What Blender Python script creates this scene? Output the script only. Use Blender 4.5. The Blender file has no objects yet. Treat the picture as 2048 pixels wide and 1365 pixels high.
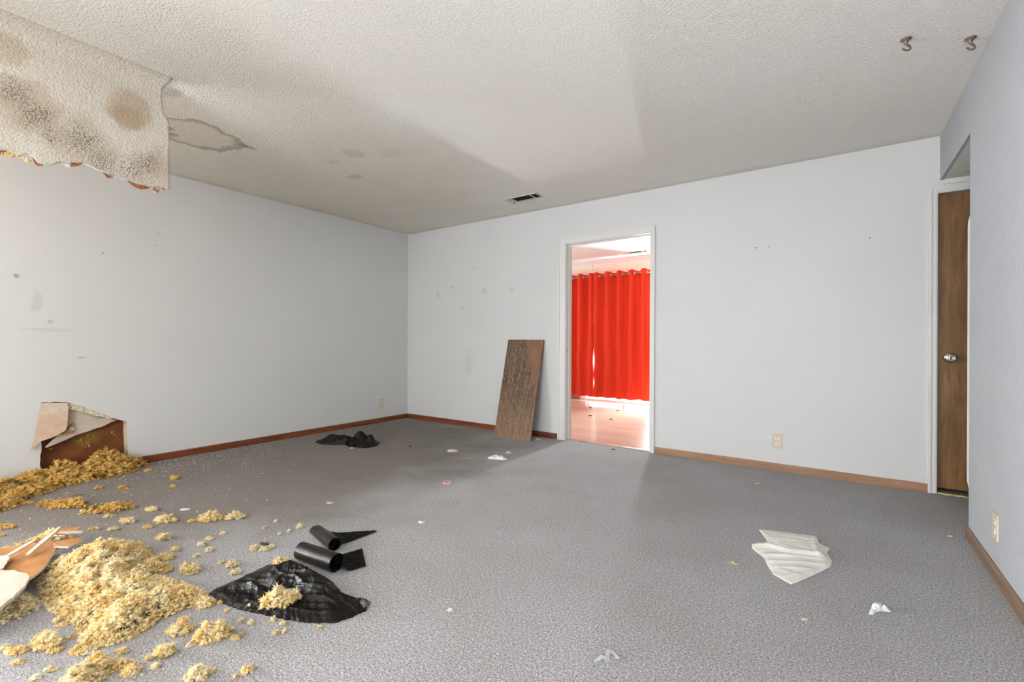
import bpy, bmesh, math, random
import numpy as np
from mathutils import Vector, Matrix, noise as mnoise
from mathutils.geometry import tessellate_polygon

random.seed(7)
RNG = np.random.default_rng(7)
S = bpy.context.scene
COL = S.collection
PI = math.pi

# ------------------------------------------------------------------ camera
cam_d = bpy.data.cameras.new('camera')
cam_d.sensor_width = 36.0
cam_d.lens = 16.277
cam_d.clip_start = 0.02
cam = bpy.data.objects.new('camera', cam_d)
COL.objects.link(cam)
yaw, pitch, roll = 0.61165612, 0.0011823, 0.0053165
fw = Vector((-math.sin(yaw) * math.cos(pitch), math.cos(yaw) * math.cos(pitch), math.sin(pitch)))
r0 = Vector((math.cos(yaw), math.sin(yaw), 0))
u0 = r0.cross(fw)
rt = r0 * math.cos(roll) + u0 * math.sin(roll)
up = -r0 * math.sin(roll) + u0 * math.cos(roll)
cam.matrix_world = Matrix(((rt.x, up.x, -fw.x, 4.68322), (rt.y, up.y, -fw.y, -4.25545), (rt.z, up.z, -fw.z, 1.02167), (0, 0, 0, 1)))
S.camera = cam

# ------------------------------------------------------------------ light
S.view_settings.view_transform = 'Standard'
S.view_settings.look = 'None'
S.view_settings.gamma = 1.0
S.view_settings.use_curve_mapping = False
S.view_settings.exposure = 0.16
wd = bpy.data.worlds.new('overcast_sky')
S.world = wd
wd.use_nodes = True
wd.node_tree.nodes['Background'].inputs[0].default_value = (0.95, 0.97, 1.0, 1)
wd.node_tree.nodes['Background'].inputs[1].default_value = 1.5

def area(name, loc, rot, sx, sy, watts, col):
    l = bpy.data.lights.new(name, 'AREA')
    l.shape = 'RECTANGLE'; l.size = sx; l.size_y = sy; l.energy = watts; l.color = col
    o = bpy.data.objects.new(name, l); COL.objects.link(o)
    o.location = loc; o.rotation_euler = rot
    return o
# daylight through the picture window behind the camera, and through the glass door of the next room
area('daylight_rear_window', (4.15, -8.0, 1.15), (PI / 2 + 0.5, 0, 0), 2.1, 1.8, 185, (1.0, 0.985, 0.955))
area('daylight_alcove_window', (-2.95, -6.4, 1.15), (0, -PI / 2 - 0.72, 0), 1.9, 2.2, 1400, (0.92, 0.96, 1.0))
area('daylight_glass_door', (1.62, 3.42, 1.05), (-PI / 2, 0, 0), 1.2, 1.95, 30, (1.0, 0.98, 0.95))
area('daylight_uncovered_pane', (2.36, 3.45, 1.0), (-PI / 2, 0, 0), 0.26, 1.9, 245, (0.95, 0.97, 1.0))
area('fill_side_window', (-1.55, 1.6, 1.45), (0, -PI / 2, 0), 1.0, 1.5, 85, (0.90, 0.97, 1.0))  # added fill lamp that brightens the next room from an unseen side

# ------------------------------------------------------------------ materials
class N:
    """small node-building helper"""
    def __init__(s, name):
        s.m = bpy.data.materials.new(name); s.m.use_nodes = True
        s.t = s.m.node_tree; s.t.nodes.clear()
        s.out = s.t.nodes.new('ShaderNodeOutputMaterial')
        s.tc = s.t.nodes.new('ShaderNodeTexCoord')
        s.b = s.t.nodes.new('ShaderNodeBsdfPrincipled')
        s.t.links.new(s.b.outputs[0], s.out.inputs[0])
        s.b.inputs['Specular IOR Level'].default_value = 0.3
    def n(s, typ, **kw):
        x = s.t.nodes.new('ShaderNode' + typ)
        for k, v in kw.items(): setattr(x, k, v)
        return x
    def l(s, a, b): s.t.links.new(a, b)
    def coord(s, scale=(1, 1, 1), rot=(0, 0, 0), loc=(0, 0, 0), src='Object'):
        mp = s.n('Mapping'); s.l(s.tc.outputs[src], mp.inputs[0])
        mp.inputs['Scale'].default_value = scale; mp.inputs['Rotation'].default_value = rot; mp.inputs['Location'].default_value = loc
        return mp.outputs[0]
    def noise(s, vec, scale, detail=3, rough=0.55, dist=0.0):
        x = s.n('TexNoise'); x.inputs['Scale'].default_value = scale; x.inputs['Detail'].default_value = detail
        x.inputs['Roughness'].default_value = rough; x.inputs['Distortion'].default_value = dist
        s.l(vec, x.inputs['Vector']); return x.outputs[0]
    def ramp(s, fac, stops, interp='LINEAR'):
        x = s.n('ValToRGB'); x.color_ramp.interpolation = interp
        e = x.color_ramp.elements
        while len(e) < len(stops): e.new(0.5)
        for i, (p, c) in enumerate(stops):
            e[i].position = p; e[i].color = (c if len(c) == 4 else (*c, 1)) if not isinstance(c, (int, float)) else (c, c, c, 1)
        s.l(fac, x.inputs[0]); return x.outputs[0]
    def mix(s, fac, a, b, mode='MIX'):
        x = s.n('MixRGB', blend_type=mode)
        for i, v in enumerate((fac, a, b)):
            if isinstance(v, (int, float)): x.inputs[i].default_value = v if i == 0 else (v, v, v, 1)
            elif isinstance(v, tuple): x.inputs[i].default_value = (*v[:3], 1)
            else: s.l(v, x.inputs[i])
        return x.outputs[0]
    def math(s, op, a, b=0.0, c=0.0, clamp=False):
        x = s.n('Math', operation=op); x.use_clamp = clamp
        for i, v in enumerate((a, b, c)):
            if isinstance(v, (int, float)): x.inputs[i].default_value = v
            else: s.l(v, x.inputs[i])
        return x.outputs[0]
    def col(s, v):
        if isinstance(v, tuple): s.b.inputs['Base Color'].default_value = (*v[:3], 1)
        else: s.l(v, s.b.inputs['Base Color'])
    def rough(s, v):
        if isinstance(v, (int, float)): s.b.inputs['Roughness'].default_value = v
        else: s.l(v, s.b.inputs['Roughness'])
    def bump(s, h, dist=0.005, strength=1.0):
        x = s.n('Bump'); x.inputs['Distance'].default_value = dist; x.inputs['Strength'].default_value = strength
        s.l(h, x.inputs['Height']); s.l(x.outputs[0], s.b.inputs['Normal']); return x
    def spot(s, vec, c, rad, hard=0.5, stretch=(1, 1, 1), distort=None):
        """1 inside a blotch of radius rad round c, 0 outside"""
        v = s.n('VectorMath', operation='SUBTRACT'); s.l(vec, v.inputs[0]); v.inputs[1].default_value = c
        v2 = s.n('VectorMath', operation='MULTIPLY'); s.l(v.outputs[0], v2.inputs[0]); v2.inputs[1].default_value = stretch
        ln = s.n('VectorMath', operation='LENGTH'); s.l(v2.outputs[0], ln.inputs[0])
        d = ln.outputs['Value']
        if distort is not None: d = s.math('ADD', d, distort)
        mr = s.n('MapRange'); s.l(d, mr.inputs[0])
        mr.inputs[1].default_value = rad; mr.inputs[2].default_value = rad * hard
        mr.inputs[3].default_value = 0; mr.inputs[4].default_value = 1
        mr.interpolation_type = 'SMOOTHSTEP'
        return mr.outputs[0]

def simple(name, c, rough=0.6, nscale=0, nvar=0.12, bump=0.0, metallic=0.0, spec=0.3):
    n = N(name); n.rough(rough); n.b.inputs['Metallic'].default_value = metallic
    n.b.inputs['Specular IOR Level'].default_value = spec
    if nscale:
        f = n.noise(n.coord(), nscale, 4)
        lo = tuple(x * (1 - nvar) for x in c); hi = tuple(min(1, x * (1 + nvar)) for x in c)
        n.col(n.ramp(f, [(0.3, lo), (0.7, hi)]))
        if bump: n.bump(f, bump)
    else: n.col(c)
    return n.m

def paint_mat(name, base, spots=(), rub=None):
    n = N(name); v = n.coord()
    f = n.noise(v, 1.3, 3)
    c = n.ramp(f, [(0.3, tuple(x * 0.965 for x in base)), (0.7, base)])
    fine = n.noise(v, 9, 4)
    for (ctr, r, colr, amt, st) in spots:
        colr = tuple(x * 0.78 for x in colr)
        d = n.math('MULTIPLY', n.math('SUBTRACT', fine, 0.5), r * 1.2)
        k = n.math('MULTIPLY', n.spot(v, ctr, r, 0.35, st, d), amt)
        c = n.mix(k, c, colr)
    # sparse fly specks
    vo = n.n('TexVoronoi'); vo.inputs['Scale'].default_value = 5.0; n.l(v, vo.inputs['Vector'])
    sp = n.math('LESS_THAN', vo.outputs['Distance'], 0.016)
    sel = n.n('SeparateColor'); n.l(vo.outputs['Color'], sel.inputs[0])
    sp = n.math('MULTIPLY', sp, n.math('GREATER_THAN', sel.outputs[0], 0.72))
    c = n.mix(n.math('MULTIPLY', sp, 0.45), c, (0.30, 0.26, 0.2))
    n.col(c); n.rough(0.55)
    n.bump(n.noise(v, 240, 2), 0.0006, 0.6)
    return n.m

LW = [((0, -3.598, 1.462), 0.022, (0.50, 0.36, 0.14), 0.8, (1, 1, 1)), ((0, -3.256, 0.882), 0.032, (0.52, 0.42, 0.36), 0.55, (1, 1, 2.6)),
      ((0, -3.135, 1.693), 0.007, (0.05, 0.05, 0.05), 0.9, (1, 1, 1)), ((0, -2.772, 1.919), 0.02, (0.5, 0.47, 0.42), 0.5, (1, 1, 2)),
      ((0, -2.799, 1.809), 0.02, (0.55, 0.48, 0.42), 0.45, (1, 1, 2)), ((0, -3.494, 1.285), 0.10, (0.66, 0.64, 0.58), 0.5, (1, 2.2, 1)),
      ((0, -3.45, 1.09), 0.20, (0.62, 0.61, 0.58), 0.35, (1, 1, 12)), ((0, -3.43, 1.15), 0.02, (0.5, 0.48, 0.42), 0.5, (1, 1, 1))]
M_WALL_L = paint_mat('white_paint_left', (0.67, 0.68, 0.67), LW)
BW = [((0.543, 0, 1.603), 0.045, (0.60, 0.58, 0.54), 0.55, (1, 1, 0.8)), ((0.797, 0, 1.688), 0.05, (0.62, 0.60, 0.55), 0.5, (1, 1, 2)),
      ((1.294, 0, 1.61), 0.05, (0.62, 0.60, 0.56), 0.45, (1, 1, 1)), ((1.688, 0, 1.615), 0.05, (0.60, 0.58, 0.54), 0.5, (1, 1, 1.5)),
      ((0.95, 0, 1.42), 0.05, (0.66, 0.64, 0.6), 0.4, (1, 1, 1)), ((4.879, 0, 1.792), 0.009, (0.1, 0.09, 0.08), 0.9, (1, 1, 1)),
      ((4.138, 0, 1.802), 0.008, (0.2, 0.18, 0.16), 0.9, (1, 1, 1)), ((4.228, 0, 1.80), 0.008, (0.25, 0.22, 0.2), 0.8, (1, 1, 1)),
      ((1.15, 0, 1.90), 0.012, (0.25, 0.24, 0.2), 0.7, (1, 1, 1)), ((1.06, 0, 0.75), 0.22, (0.70, 0.69, 0.66), 0.5, (2.5, 1, 1))]
M_WALL_B = paint_mat('white_paint_back', (0.645, 0.65, 0.655), BW)
M_PAINT = paint_mat('white_paint', (0.80, 0.80, 0.79))

def m_wallpaper():
    n = N('fibre_wallpaper')
    v = n.coord((1, 1, 0.14)); v2 = n.coord()
    f = n.noise(v, 110, 5, 0.7); g = n.noise(v2, 4, 3)
    c = n.ramp(f, [(0.25, (0.37, 0.38, 0.40)), (0.5, (0.44, 0.45, 0.47)), (0.8, (0.50, 0.505, 0.52))])
    c = n.mix(0.25, c, n.ramp(g, [(0.3, (0.41, 0.41, 0.435)), (0.7, (0.475, 0.48, 0.49))]))
    n.col(c); n.rough(0.75); n.bump(f, 0.0022); return n.m
M_PAPER = m_wallpaper()

def m_ceiling(name, base, stains=True, mould=False):
    n = N(name); v = n.coord()
    a = n.noise(v, 95, 3, 0.6, 0.4); b = n.noise(v, 210, 3, 0.6)
    h = n.math('ADD', n.ramp(a, [(0.35, 0.0), (0.62, 1.0)]), n.math('MULTIPLY', b, 0.5))
    g = n.noise(v, 0.8, 3)
    c = n.ramp(g, [(0.3, tuple(x * k for x, k in zip(base, (0.975, 0.965, 0.94)))), (0.72, base)])
    c = n.mix(n.ramp(a, [(0.25, 0.14), (0.5, 0.0)]), c, tuple(x * 0.62 for x in base))
    if stains:
        d1 = n.math('MULTIPLY', n.math('SUBTRACT', n.noise(v, 5.5, 3), 0.5), 0.22)
        ro = n.spot(v, (1.05, -2.89, 2.44), 0.285, 0.94, (1.15, 1, 1), d1)
        ri = n.spot(v, (1.05, -2.89, 2.44), 0.255, 0.72, (1.15, 1, 1), d1)
        ring = n.math('SUBTRACT', ro, ri, clamp=True)
        c = n.mix(n.math('MULTIPLY', ro, 0.12), c, (0.45, 0.40, 0.32))
        c = n.mix(n.math('MULTIPLY', ring, 0.55), c, (0.30, 0.25, 0.18))
        tip = n.spot(v, (1.14, -2.60, 2.44), 0.06, 0.3, (1.6, 0.7, 1), n.math('MULTIPLY', d1, 0.2))
        c = n.mix(n.math('MULTIPLY', tip, 0.55), c, (0.30, 0.25, 0.18))
        for ctr, r, am in (((1.0, -3.06, 2.44), 0.07, 0.9), ((0.92, -2.99, 2.44), 0.05, 0.8)):
            k = n.math('MULTIPLY', n.spot(v, ctr, r, 0.3), n.ramp(b, [(0.42, 0.0), (0.52, 1.0)]))
            c = n.mix(n.math('MULTIPLY', k, am), c, (0.08, 0.07, 0.05))
        for ctr, r, am, st in (((1.68, -2.08, 2.44), 0.11, 0.22, (1, 1, 1)), ((1.41, -2.06, 2.44), 0.07, 0.15, (1, 1, 1)), ((1.27, -1.76, 2.44), 0.11, 0.28, (1, 1.4, 1)),
                               ((1.55, -3.22, 2.44), 0.09, 0.3, (1, 1, 1)), ((1.9, -1.92, 2.44), 0.12, 0.1, (1, 1, 1))):
            k = n.spot(v, ctr, r, 0.5, st, n.math('MULTIPLY', d1, 0.35))
            c = n.mix(n.math('MULTIPLY', k, am), c, (0.34, 0.29, 0.22))
        # shade on the left of the ceiling, painted in as a broad warm tint
        shade_l = n.spot(v, (0.5, -2.1, 2.44), 2.4, 0.35, (1, 0.8, 1), n.math('MULTIPLY', n.math('SUBTRACT', n.noise(v, 1.4, 4), 0.5), 1.3))
        c = n.mix(n.math('MULTIPLY', shade_l, 0.8), c, n.mix(1.0, c, (0.80, 0.765, 0.70), 'MULTIPLY'))
        # tan water line along the left joint, same tan band along the back joint
        sx = n.n('SeparateXYZ'); n.l(v, sx.inputs[0])
        e1 = n.ramp(n.math('ADD', n.math('MULTIPLY', sx.outputs[1], -1.0), n.math('MULTIPLY', n.noise(v, 3, 3), 0.22)), [(0.10, 0.32), (0.22, 0.0)])
        e2 = n.ramp(n.math('ADD', sx.outputs[0], n.math('MULTIPLY', n.noise(v, 3.3, 3), 0.22)), [(0.10, 0.38), (0.24, 0.0)])
        c = n.mix(n.math('MULTIPLY', n.math('MAXIMUM', e1, e2), 0.7), c, (0.42, 0.33, 0.24))
    if mould:
        dd = n.math('MULTIPLY', n.math('SUBTRACT', n.noise(v, 9, 3), 0.5), 0.10)
        for ctr, r, am, cl in (((1.66, -3.43, 2.22), 0.125, 0.50, (0.42, 0.27, 0.14)), ((1.66, -3.44, 2.17), 0.085, 0.35, (0.36, 0.22, 0.10)),
                               ((1.66, -3.87, 2.31), 0.09, 0.42, (0.46, 0.30, 0.16)), ((1.66, -3.80, 2.08), 0.15, 0.40, (0.40, 0.27, 0.14)),
                               ((1.66, -3.62, 1.98), 0.17, 0.28, (0.45, 0.30, 0.20)), ((1.66, -3.33, 1.93), 0.12, 0.30, (0.48, 0.32, 0.20)),
                               ((1.66, -3.27, 2.0), 0.10, 0.25, (0.46, 0.31, 0.2))):
            k = n.spot(v, ctr, r, 0.55, (1, 1, 1), dd)
            c = n.mix(n.math('MULTIPLY', k, am), c, cl)
        spk = n.ramp(n.noise(v, 190, 3, 0.6), [(0.49, 0.0), (0.54, 1.0)])
        dm = None
        for ctr, r in (((1.66, -3.84, 2.12), 0.10), ((1.66, -3.77, 2.05), 0.10), ((1.66, -3.73, 1.97), 0.08), ((1.66, -3.54, 1.92), 0.11), ((1.66, -3.42, 1.90), 0.10), ((1.66, -3.36, 1.96), 0.10), ((1.66, -3.62, 1.99), 0.12)):
            k = n.spot(v, ctr, r, 0.1, (1, 1, 1), dd)
            dm = k if dm is None else n.math('MAXIMUM', dm, k)
        c = n.mix(n.math('MULTIPLY', n.math('MULTIPLY', dm, spk), 0.85), c, (0.10, 0.085, 0.055))
    n.col(c); n.rough(0.95); n.b.inputs['Specular IOR Level'].default_value = 0.1
    n.bump(h, 0.0045, 0.8); return n.m
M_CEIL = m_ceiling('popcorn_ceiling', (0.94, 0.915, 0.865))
M_CEIL_PLAIN = m_ceiling('popcorn_ceiling_plain', (0.88, 0.87, 0.84), stains=False)
M_FLAP = m_ceiling('mouldy_popcorn_sheet', (0.71, 0.655, 0.575), stains=False, mould=True)

def m_carpet():
    n = N('grey_carpet'); v = n.coord()
    a = n.noise(v, 230, 2, 0.65); b = n.noise(v, 120, 2, 0.6); g = n.noise(v, 2.2, 4)
    s = n.math('ADD', n.math('MULTIPLY', a, 0.6), n.math('MULTIPLY', b, 0.4))
    c = n.ramp(s, [(0.36, (0.105, 0.100, 0.101)), (0.46, (0.275, 0.266, 0.269)), (0.54, (0.405, 0.396, 0.402)), (0.66, (0.76, 0.75, 0.76))])
    c = n.mix(n.ramp(g, [(0.35, 0.22), (0.65, 0.0)]), c, (0.19, 0.17, 0.155))
    # brown soil by the broken wall, widened to paint in the left side's shade
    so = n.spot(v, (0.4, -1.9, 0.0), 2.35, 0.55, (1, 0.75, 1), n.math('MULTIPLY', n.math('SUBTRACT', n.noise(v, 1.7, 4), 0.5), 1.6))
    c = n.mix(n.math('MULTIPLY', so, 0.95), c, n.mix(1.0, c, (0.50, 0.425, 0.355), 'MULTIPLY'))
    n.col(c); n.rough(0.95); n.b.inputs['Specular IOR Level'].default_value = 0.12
    n.b.inputs['Sheen Weight'].default_value = 0.15; n.b.inputs['Sheen Roughness'].default_value = 0.5
    n.bump(s, 0.007, 1.0); return n.m
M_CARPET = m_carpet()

def m_wood(name, dark, light, along='X', scale=14, rough=0.4, stretch=14, rnd=False):
    n = N(name)
    sc = {'X': (1, stretch, stretch), 'Y': (stretch, 1, stretch), 'Z': (stretch, stretch, 1)}[along]
    v = n.coord(sc)
    if rnd:
        oi = n.n('ObjectInfo'); ad = n.n('VectorMath', operation='ADD'); n.l(v, ad.inputs[0])
        cm = n.n('CombineXYZ'); n.l(n.math('MULTIPLY', oi.outputs['Random'], 60), cm.inputs[0]); n.l(n.math('MULTIPLY', oi.outputs['Random'], 37), cm.inputs[1])
        n.l(cm.outputs[0], ad.inputs[1]); v = ad.outputs[0]
    f = n.noise(v, scale / 6, 5, 0.6, 0.6)
    c = n.ramp(f, [(0.3, dark), (0.7, light)])
    if rnd:
        c = n.mix(n.math('MULTIPLY', oi.outputs['Random'], 0.35), c, tuple(x * 0.8 for x in dark))
    n.col(c); n.rough(rough); n.b.inputs['Specular IOR Level'].default_value = 0.4
    n.bump(f, 0.0006, 0.5); return n.m
M_BASE_Y = m_wood('mahogany_base_y', (0.10, 0.022, 0.008), (0.26, 0.075, 0.028), 'Y', rough=0.42)
M_BASE_X = m_wood('mahogany_base_x', (0.10, 0.022, 0.008), (0.26, 0.075, 0.028), 'X', rough=0.42)
M_BASE_PALE = m_wood('worn_tan_base', (0.24, 0.125, 0.07), (0.38, 0.215, 0.13), 'X', rough=0.5)  # paler tan variant of the baseboard wood
M_BASE_PALE_Y = m_wood('tan_base_y', (0.15, 0.092, 0.058), (0.26, 0.168, 0.11), 'Y', rough=0.5)
M_DOOR = m_wood('brown_veneer_door', (0.125, 0.062, 0.023), (0.245, 0.128, 0.052), 'Z', scale=22, rough=0.4, stretch=7)
M_PLANK = m_wood('beige_laminate', (0.47, 0.34, 0.255), (0.61, 0.46, 0.36), 'X', scale=16, rough=0.22, rnd=True)
M_SUBFLOOR = simple('plank_joint', (0.28, 0.16, 0.10), 0.8)
M_TRIM = simple('white_gloss_trim', (0.68, 0.68, 0.67), 0.35, 3, 0.03, spec=0.45)
M_DARKWOOD = m_wood('attic_wood', (0.10, 0.06, 0.035), (0.2, 0.13, 0.08), 'Y')
M_IVORY = simple('ivory_plastic', (0.62, 0.53, 0.38), 0.4, 40, 0.08)
M_WHITEPL = simple('white_plastic', (0.80, 0.80, 0.76), 0.35)
M_BLACK = simple('black_slot', (0.01, 0.01, 0.01), 0.6)
M_STEEL = simple('zinc_screw', (0.55, 0.52, 0.45), 0.35, metallic=1.0)
M_BRASS = simple('antique_nickel', (0.62, 0.56, 0.46), 0.22, 30, 0.1, metallic=1.0)
M_HOOK = simple('bronze_hook', (0.20, 0.15, 0.11), 0.4, 60, 0.3, metallic=0.4)
M_VENT = simple('vent_enamel', (0.56, 0.53, 0.49), 0.5)
M_VENTDARK = simple('vent_duct', (0.055, 0.045, 0.03), 0.8)
M_SLAT = simple('vent_slat', (0.13, 0.11, 0.075), 0.6)
M_GYPSUM = simple('broken_gypsum', (0.70, 0.60, 0.46), 0.95, 90, 0.35, 0.006)
M_GYPWHITE = simple('white_gypsum', (0.68, 0.65, 0.60), 0.95, 70, 0.12, 0.003)
M_TANPAPER = simple('tan_drywall_paper', (0.60, 0.44, 0.32), 0.9, 25, 0.10, 0.001)
M_CREAMPAPER = simple('cream_drywall_paper', (0.60, 0.51, 0.42), 0.9, 18, 0.12, 0.001)
M_BROWNPAPER = simple('brown_drywall_paper', (0.44, 0.20, 0.07), 0.8, 12, 0.22, 0.001)
M_ALU = simple('white_aluminium', (0.75, 0.76, 0.77), 0.4)

def m_backing():
    n = N('brown_backing_panel'); v = n.coord()
    f = n.noise(v, 6, 4); g = n.noise(v, 28, 4, 0.6)
    c = n.ramp(f, [(0.3, (0.135, 0.043, 0.013)), (0.7, (0.25, 0.088, 0.028))])
    k = n.spot(v, (-0.105, -3.20, 0.27), 0.12, 0.2, (1, 1, 1), n.math('MULTIPLY', n.math('SUBTRACT', g, 0.5), 0.12))
    c = n.mix(n.math('MULTIPLY', k, 0.6), c, (0.33, 0.22, 0.045))
    n.col(c); n.rough(0.7); return n.m
M_BACKING = m_backing()

def m_fluff(name, cols, dirt=0.25):
    n = N(name); v = n.coord()
    a = n.noise(v, 16, 3, 0.6); b = n.noise(v, 75, 3, 0.65); d = n.noise(v, 7, 4, 0.65)
    c = n.ramp(n.math('ADD', n.math('MULTIPLY', a, 0.6), n.math('MULTIPLY', b, 0.4)), [(0.36, cols[0]), (0.5, cols[1]), (0.62, cols[2])])
    c = n.mix(n.ramp(d, [(0.56, 0.0), (0.72, dirt)]), c, cols[3])
    n.col(c); n.rough(1.0); n.b.inputs['Specular IOR Level'].default_value = 0.05
    n.bump(b, 0.006, 0.8)
    tr = n.n('BsdfTranslucent'); n.l(c, tr.inputs[0])
    mx = n.n('MixShader'); mx.inputs[0].default_value = 0.28
    n.l(n.b.outputs[0], mx.inputs[1]); n.l(tr.outputs[0], mx.inputs[2]); n.l(mx.outputs[0], n.out.inputs[0])
    return n.m
M_FLUFF = m_fluff('yellow_insulation', ((0.80, 0.55, 0.22), (0.93, 0.74, 0.39), (0.96, 0.89, 0.67), (0.50, 0.38, 0.18)), 0.35)
M_FLUFFDIRT = m_fluff('soiled_insulation', ((0.50, 0.27, 0.06), (0.82, 0.53, 0.16), (0.90, 0.69, 0.30), (0.10, 0.06, 0.018)), 0.9)
M_FLUFFPALE = m_fluff('pale_insulation', ((0.76, 0.60, 0.30), (0.92, 0.80, 0.52), (0.95, 0.91, 0.76), (0.4, 0.3, 0.14)), 0.2)

def m_bag(name, bumpscale):
    n = N(name); v = n.coord()
    vo = n.n('TexVoronoi'); vo.inputs['Scale'].default_value = bumpscale; n.l(n.coord((1, 1.6, 1)), vo.inputs['Vector'])
    h = n.math('ADD', n.math('MULTIPLY', vo.outputs['Distance'], 0.5), n.math('MULTIPLY', n.noise(v, 60, 3, 0.6), 0.6))
    f = n.noise(v, 9, 3)
    n.col(n.ramp(f, [(0.35, (0.004, 0.0035, 0.003)), (0.7, (0.012, 0.010, 0.008))]))
    n.rough(n.ramp(f, [(0.3, 0.22), (0.7, 0.4)])); n.b.inputs['Specular IOR Level'].default_value = 0.14
    n.bump(h, 0.0035, 0.6); return n.m
M_BAG = m_bag('black_bin_bag', 150)
M_BAGROLL = m_wood('black_rolled_plastic', (0.007, 0.006, 0.005), (0.024, 0.020, 0.017), 'X', scale=20, rough=0.3, stretch=10)
M_BAGROLL.node_tree.nodes['Principled BSDF'].inputs['Specular IOR Level'].default_value = 0.22
def m_cloth(name, c):
    n = N(name); v = n.coord()
    f = n.noise(v, 12, 4); w = n.noise(v, 420, 2)
    n.col(n.ramp(f, [(0.3, tuple(x * 0.9 for x in c)), (0.7, c)])); n.rough(0.95)
    n.bump(n.math('ADD', w, n.math('MULTIPLY', n.noise(v, 60, 3), 2)), 0.0018, 0.7)
    return n.m
M_RAG = m_cloth('off_white_cloth', (0.80, 0.765, 0.71))
M_TISSUE = m_cloth('white_tissue', (0.84, 0.85, 0.84))

def m_curtain():
    n = N('red_curtain'); v = n.coord((60, 60, 2))
    f = n.noise(v, 4, 3)
    c = n.ramp(f, [(0.3, (0.60, 0.032, 0.012)), (0.7, (0.70, 0.046, 0.020))])
    n.col(c); n.rough(0.85); n.b.inputs['Specular IOR Level'].default_value = 0.1
    tr = n.n('BsdfTranslucent'); n.l(c, tr.inputs[0])
    mx = n.n('MixShader'); mx.inputs[0].default_value = 0.006
    n.l(n.b.outputs[0], mx.inputs[1]); n.l(tr.outputs[0], mx.inputs[2]); n.l(mx.outputs[0], n.out.inputs[0])
    return n.m
M_CURTAIN = m_curtain()

def m_floral():
    n = N('cream_sprig_wallpaper'); v = n.coord()
    vo = n.n('TexVoronoi'); vo.inputs['Scale'].default_value = 11; n.l(v, vo.inputs['Vector'])
    k = n.math('LESS_THAN', vo.outputs['Distance'], 0.17)
    cc = n.n('SeparateColor'); n.l(vo.outputs['Color'], cc.inputs[0])
    sprig = n.ramp(cc.outputs[0], [(0.3, (0.50, 0.36, 0.28)), (0.6, (0.62, 0.50, 0.40)), (0.9, (0.40, 0.38, 0.30))])
    c = n.mix(n.math('MULTIPLY', k, 0.7), (0.80, 0.70, 0.57), sprig)
    n.col(c); n.rough(0.7); return n.m
M_FLORAL = m_floral()

def m_glass():
    n = N('window_glass')
    tr = n.n('BsdfTransparent'); gl = n.n('BsdfGlossy'); gl.inputs['Roughness'].default_value = 0.02
    mx = n.n('MixShader'); mx.inputs[0].default_value = 0.06
    n.l(tr.outputs[0], mx.inputs[1]); n.l(gl.outputs[0], mx.inputs[2]); n.l(mx.outputs[0], n.out.inputs[0])
    return n.m
M_GLASS = m_glass()

def m_leanboard():
    n = N('dark_scratched_board'); v = n.coord((34, 34, 1.5)); o = n.coord()
    f = n.noise(v, 1.6, 5, 0.65, 0.5); s = n.noise(n.coord((120, 120, 12)), 1.4, 3, 0.75, 1.6)
    c = n.ramp(f, [(0.3, (0.040, 0.022, 0.013)), (0.5, (0.105, 0.060, 0.036)), (0.72, (0.24, 0.15, 0.092))])
    c = n.mix(n.ramp(s, [(0.54, 0.0), (0.62, 0.85)]), c, (0.48, 0.36, 0.25))
    c = n.mix(n.ramp(s, [(0.34, 0.7), (0.44, 0.0)]), c, (0.03, 0.018, 0.012))
    # paler reddish corner cut off by a slanting line
    sx = n.n('SeparateXYZ'); n.l(o, sx.inputs[0])
    e = n.math('SUBTRACT', n.math('ADD', sx.outputs[0], n.math('MULTIPLY', sx.outputs[2], 0.345)), 0.372)
    k = n.ramp(n.math('MULTIPLY', e, 60), [(0.0, 0.0), (0.6, 1.0)])
    red = n.ramp(n.noise(n.coord((20, 20, 2.0)), 2, 4), [(0.3, (0.15, 0.072, 0.042)), (0.7, (0.30, 0.155, 0.095))])
    red = n.mix(n.ramp(s, [(0.56, 0.0), (0.7, 0.4)]), red, (0.4, 0.27, 0.18))
    c = n.mix(n.math('MULTIPLY', k, 0.9), c, red)
    low = n.ramp(n.math('ADD', sx.outputs[2], n.math('MULTIPLY', f, 0.5)), [(0.25, 0.40), (0.8, 0.0)])
    c = n.mix(low, c, (0.36, 0.22, 0.13))
    n.col(c); n.rough(0.55); n.bump(f, 0.0008, 0.6); return n.m
M_BOARD = m_leanboard()
M_PINK = simple('pink_print', (0.72, 0.16, 0.18), 0.5, 80, 0.3)
M_PALEPINK = simple('pale_pink_card', (0.70, 0.50, 0.48), 0.5)
M_LEAF = simple('dry_leaf', (0.50, 0.40, 0.22), 0.8, 30, 0.2)
M_DARKLEAF = simple('dark_leaf', (0.14, 0.055, 0.03), 0.8, 30, 0.2)
M_CONCRETE = simple('patio_concrete', (0.72, 0.70, 0.66), 0.9, 5, 0.1)
M_FRAYED = simple('frayed_threshold', (0.20, 0.19, 0.15), 0.8, 60, 0.6, 0.004)
M_YELLOWSTRIP = simple('yellow_foam_strip', (0.55, 0.50, 0.24), 0.7, 50, 0.3)

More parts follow.
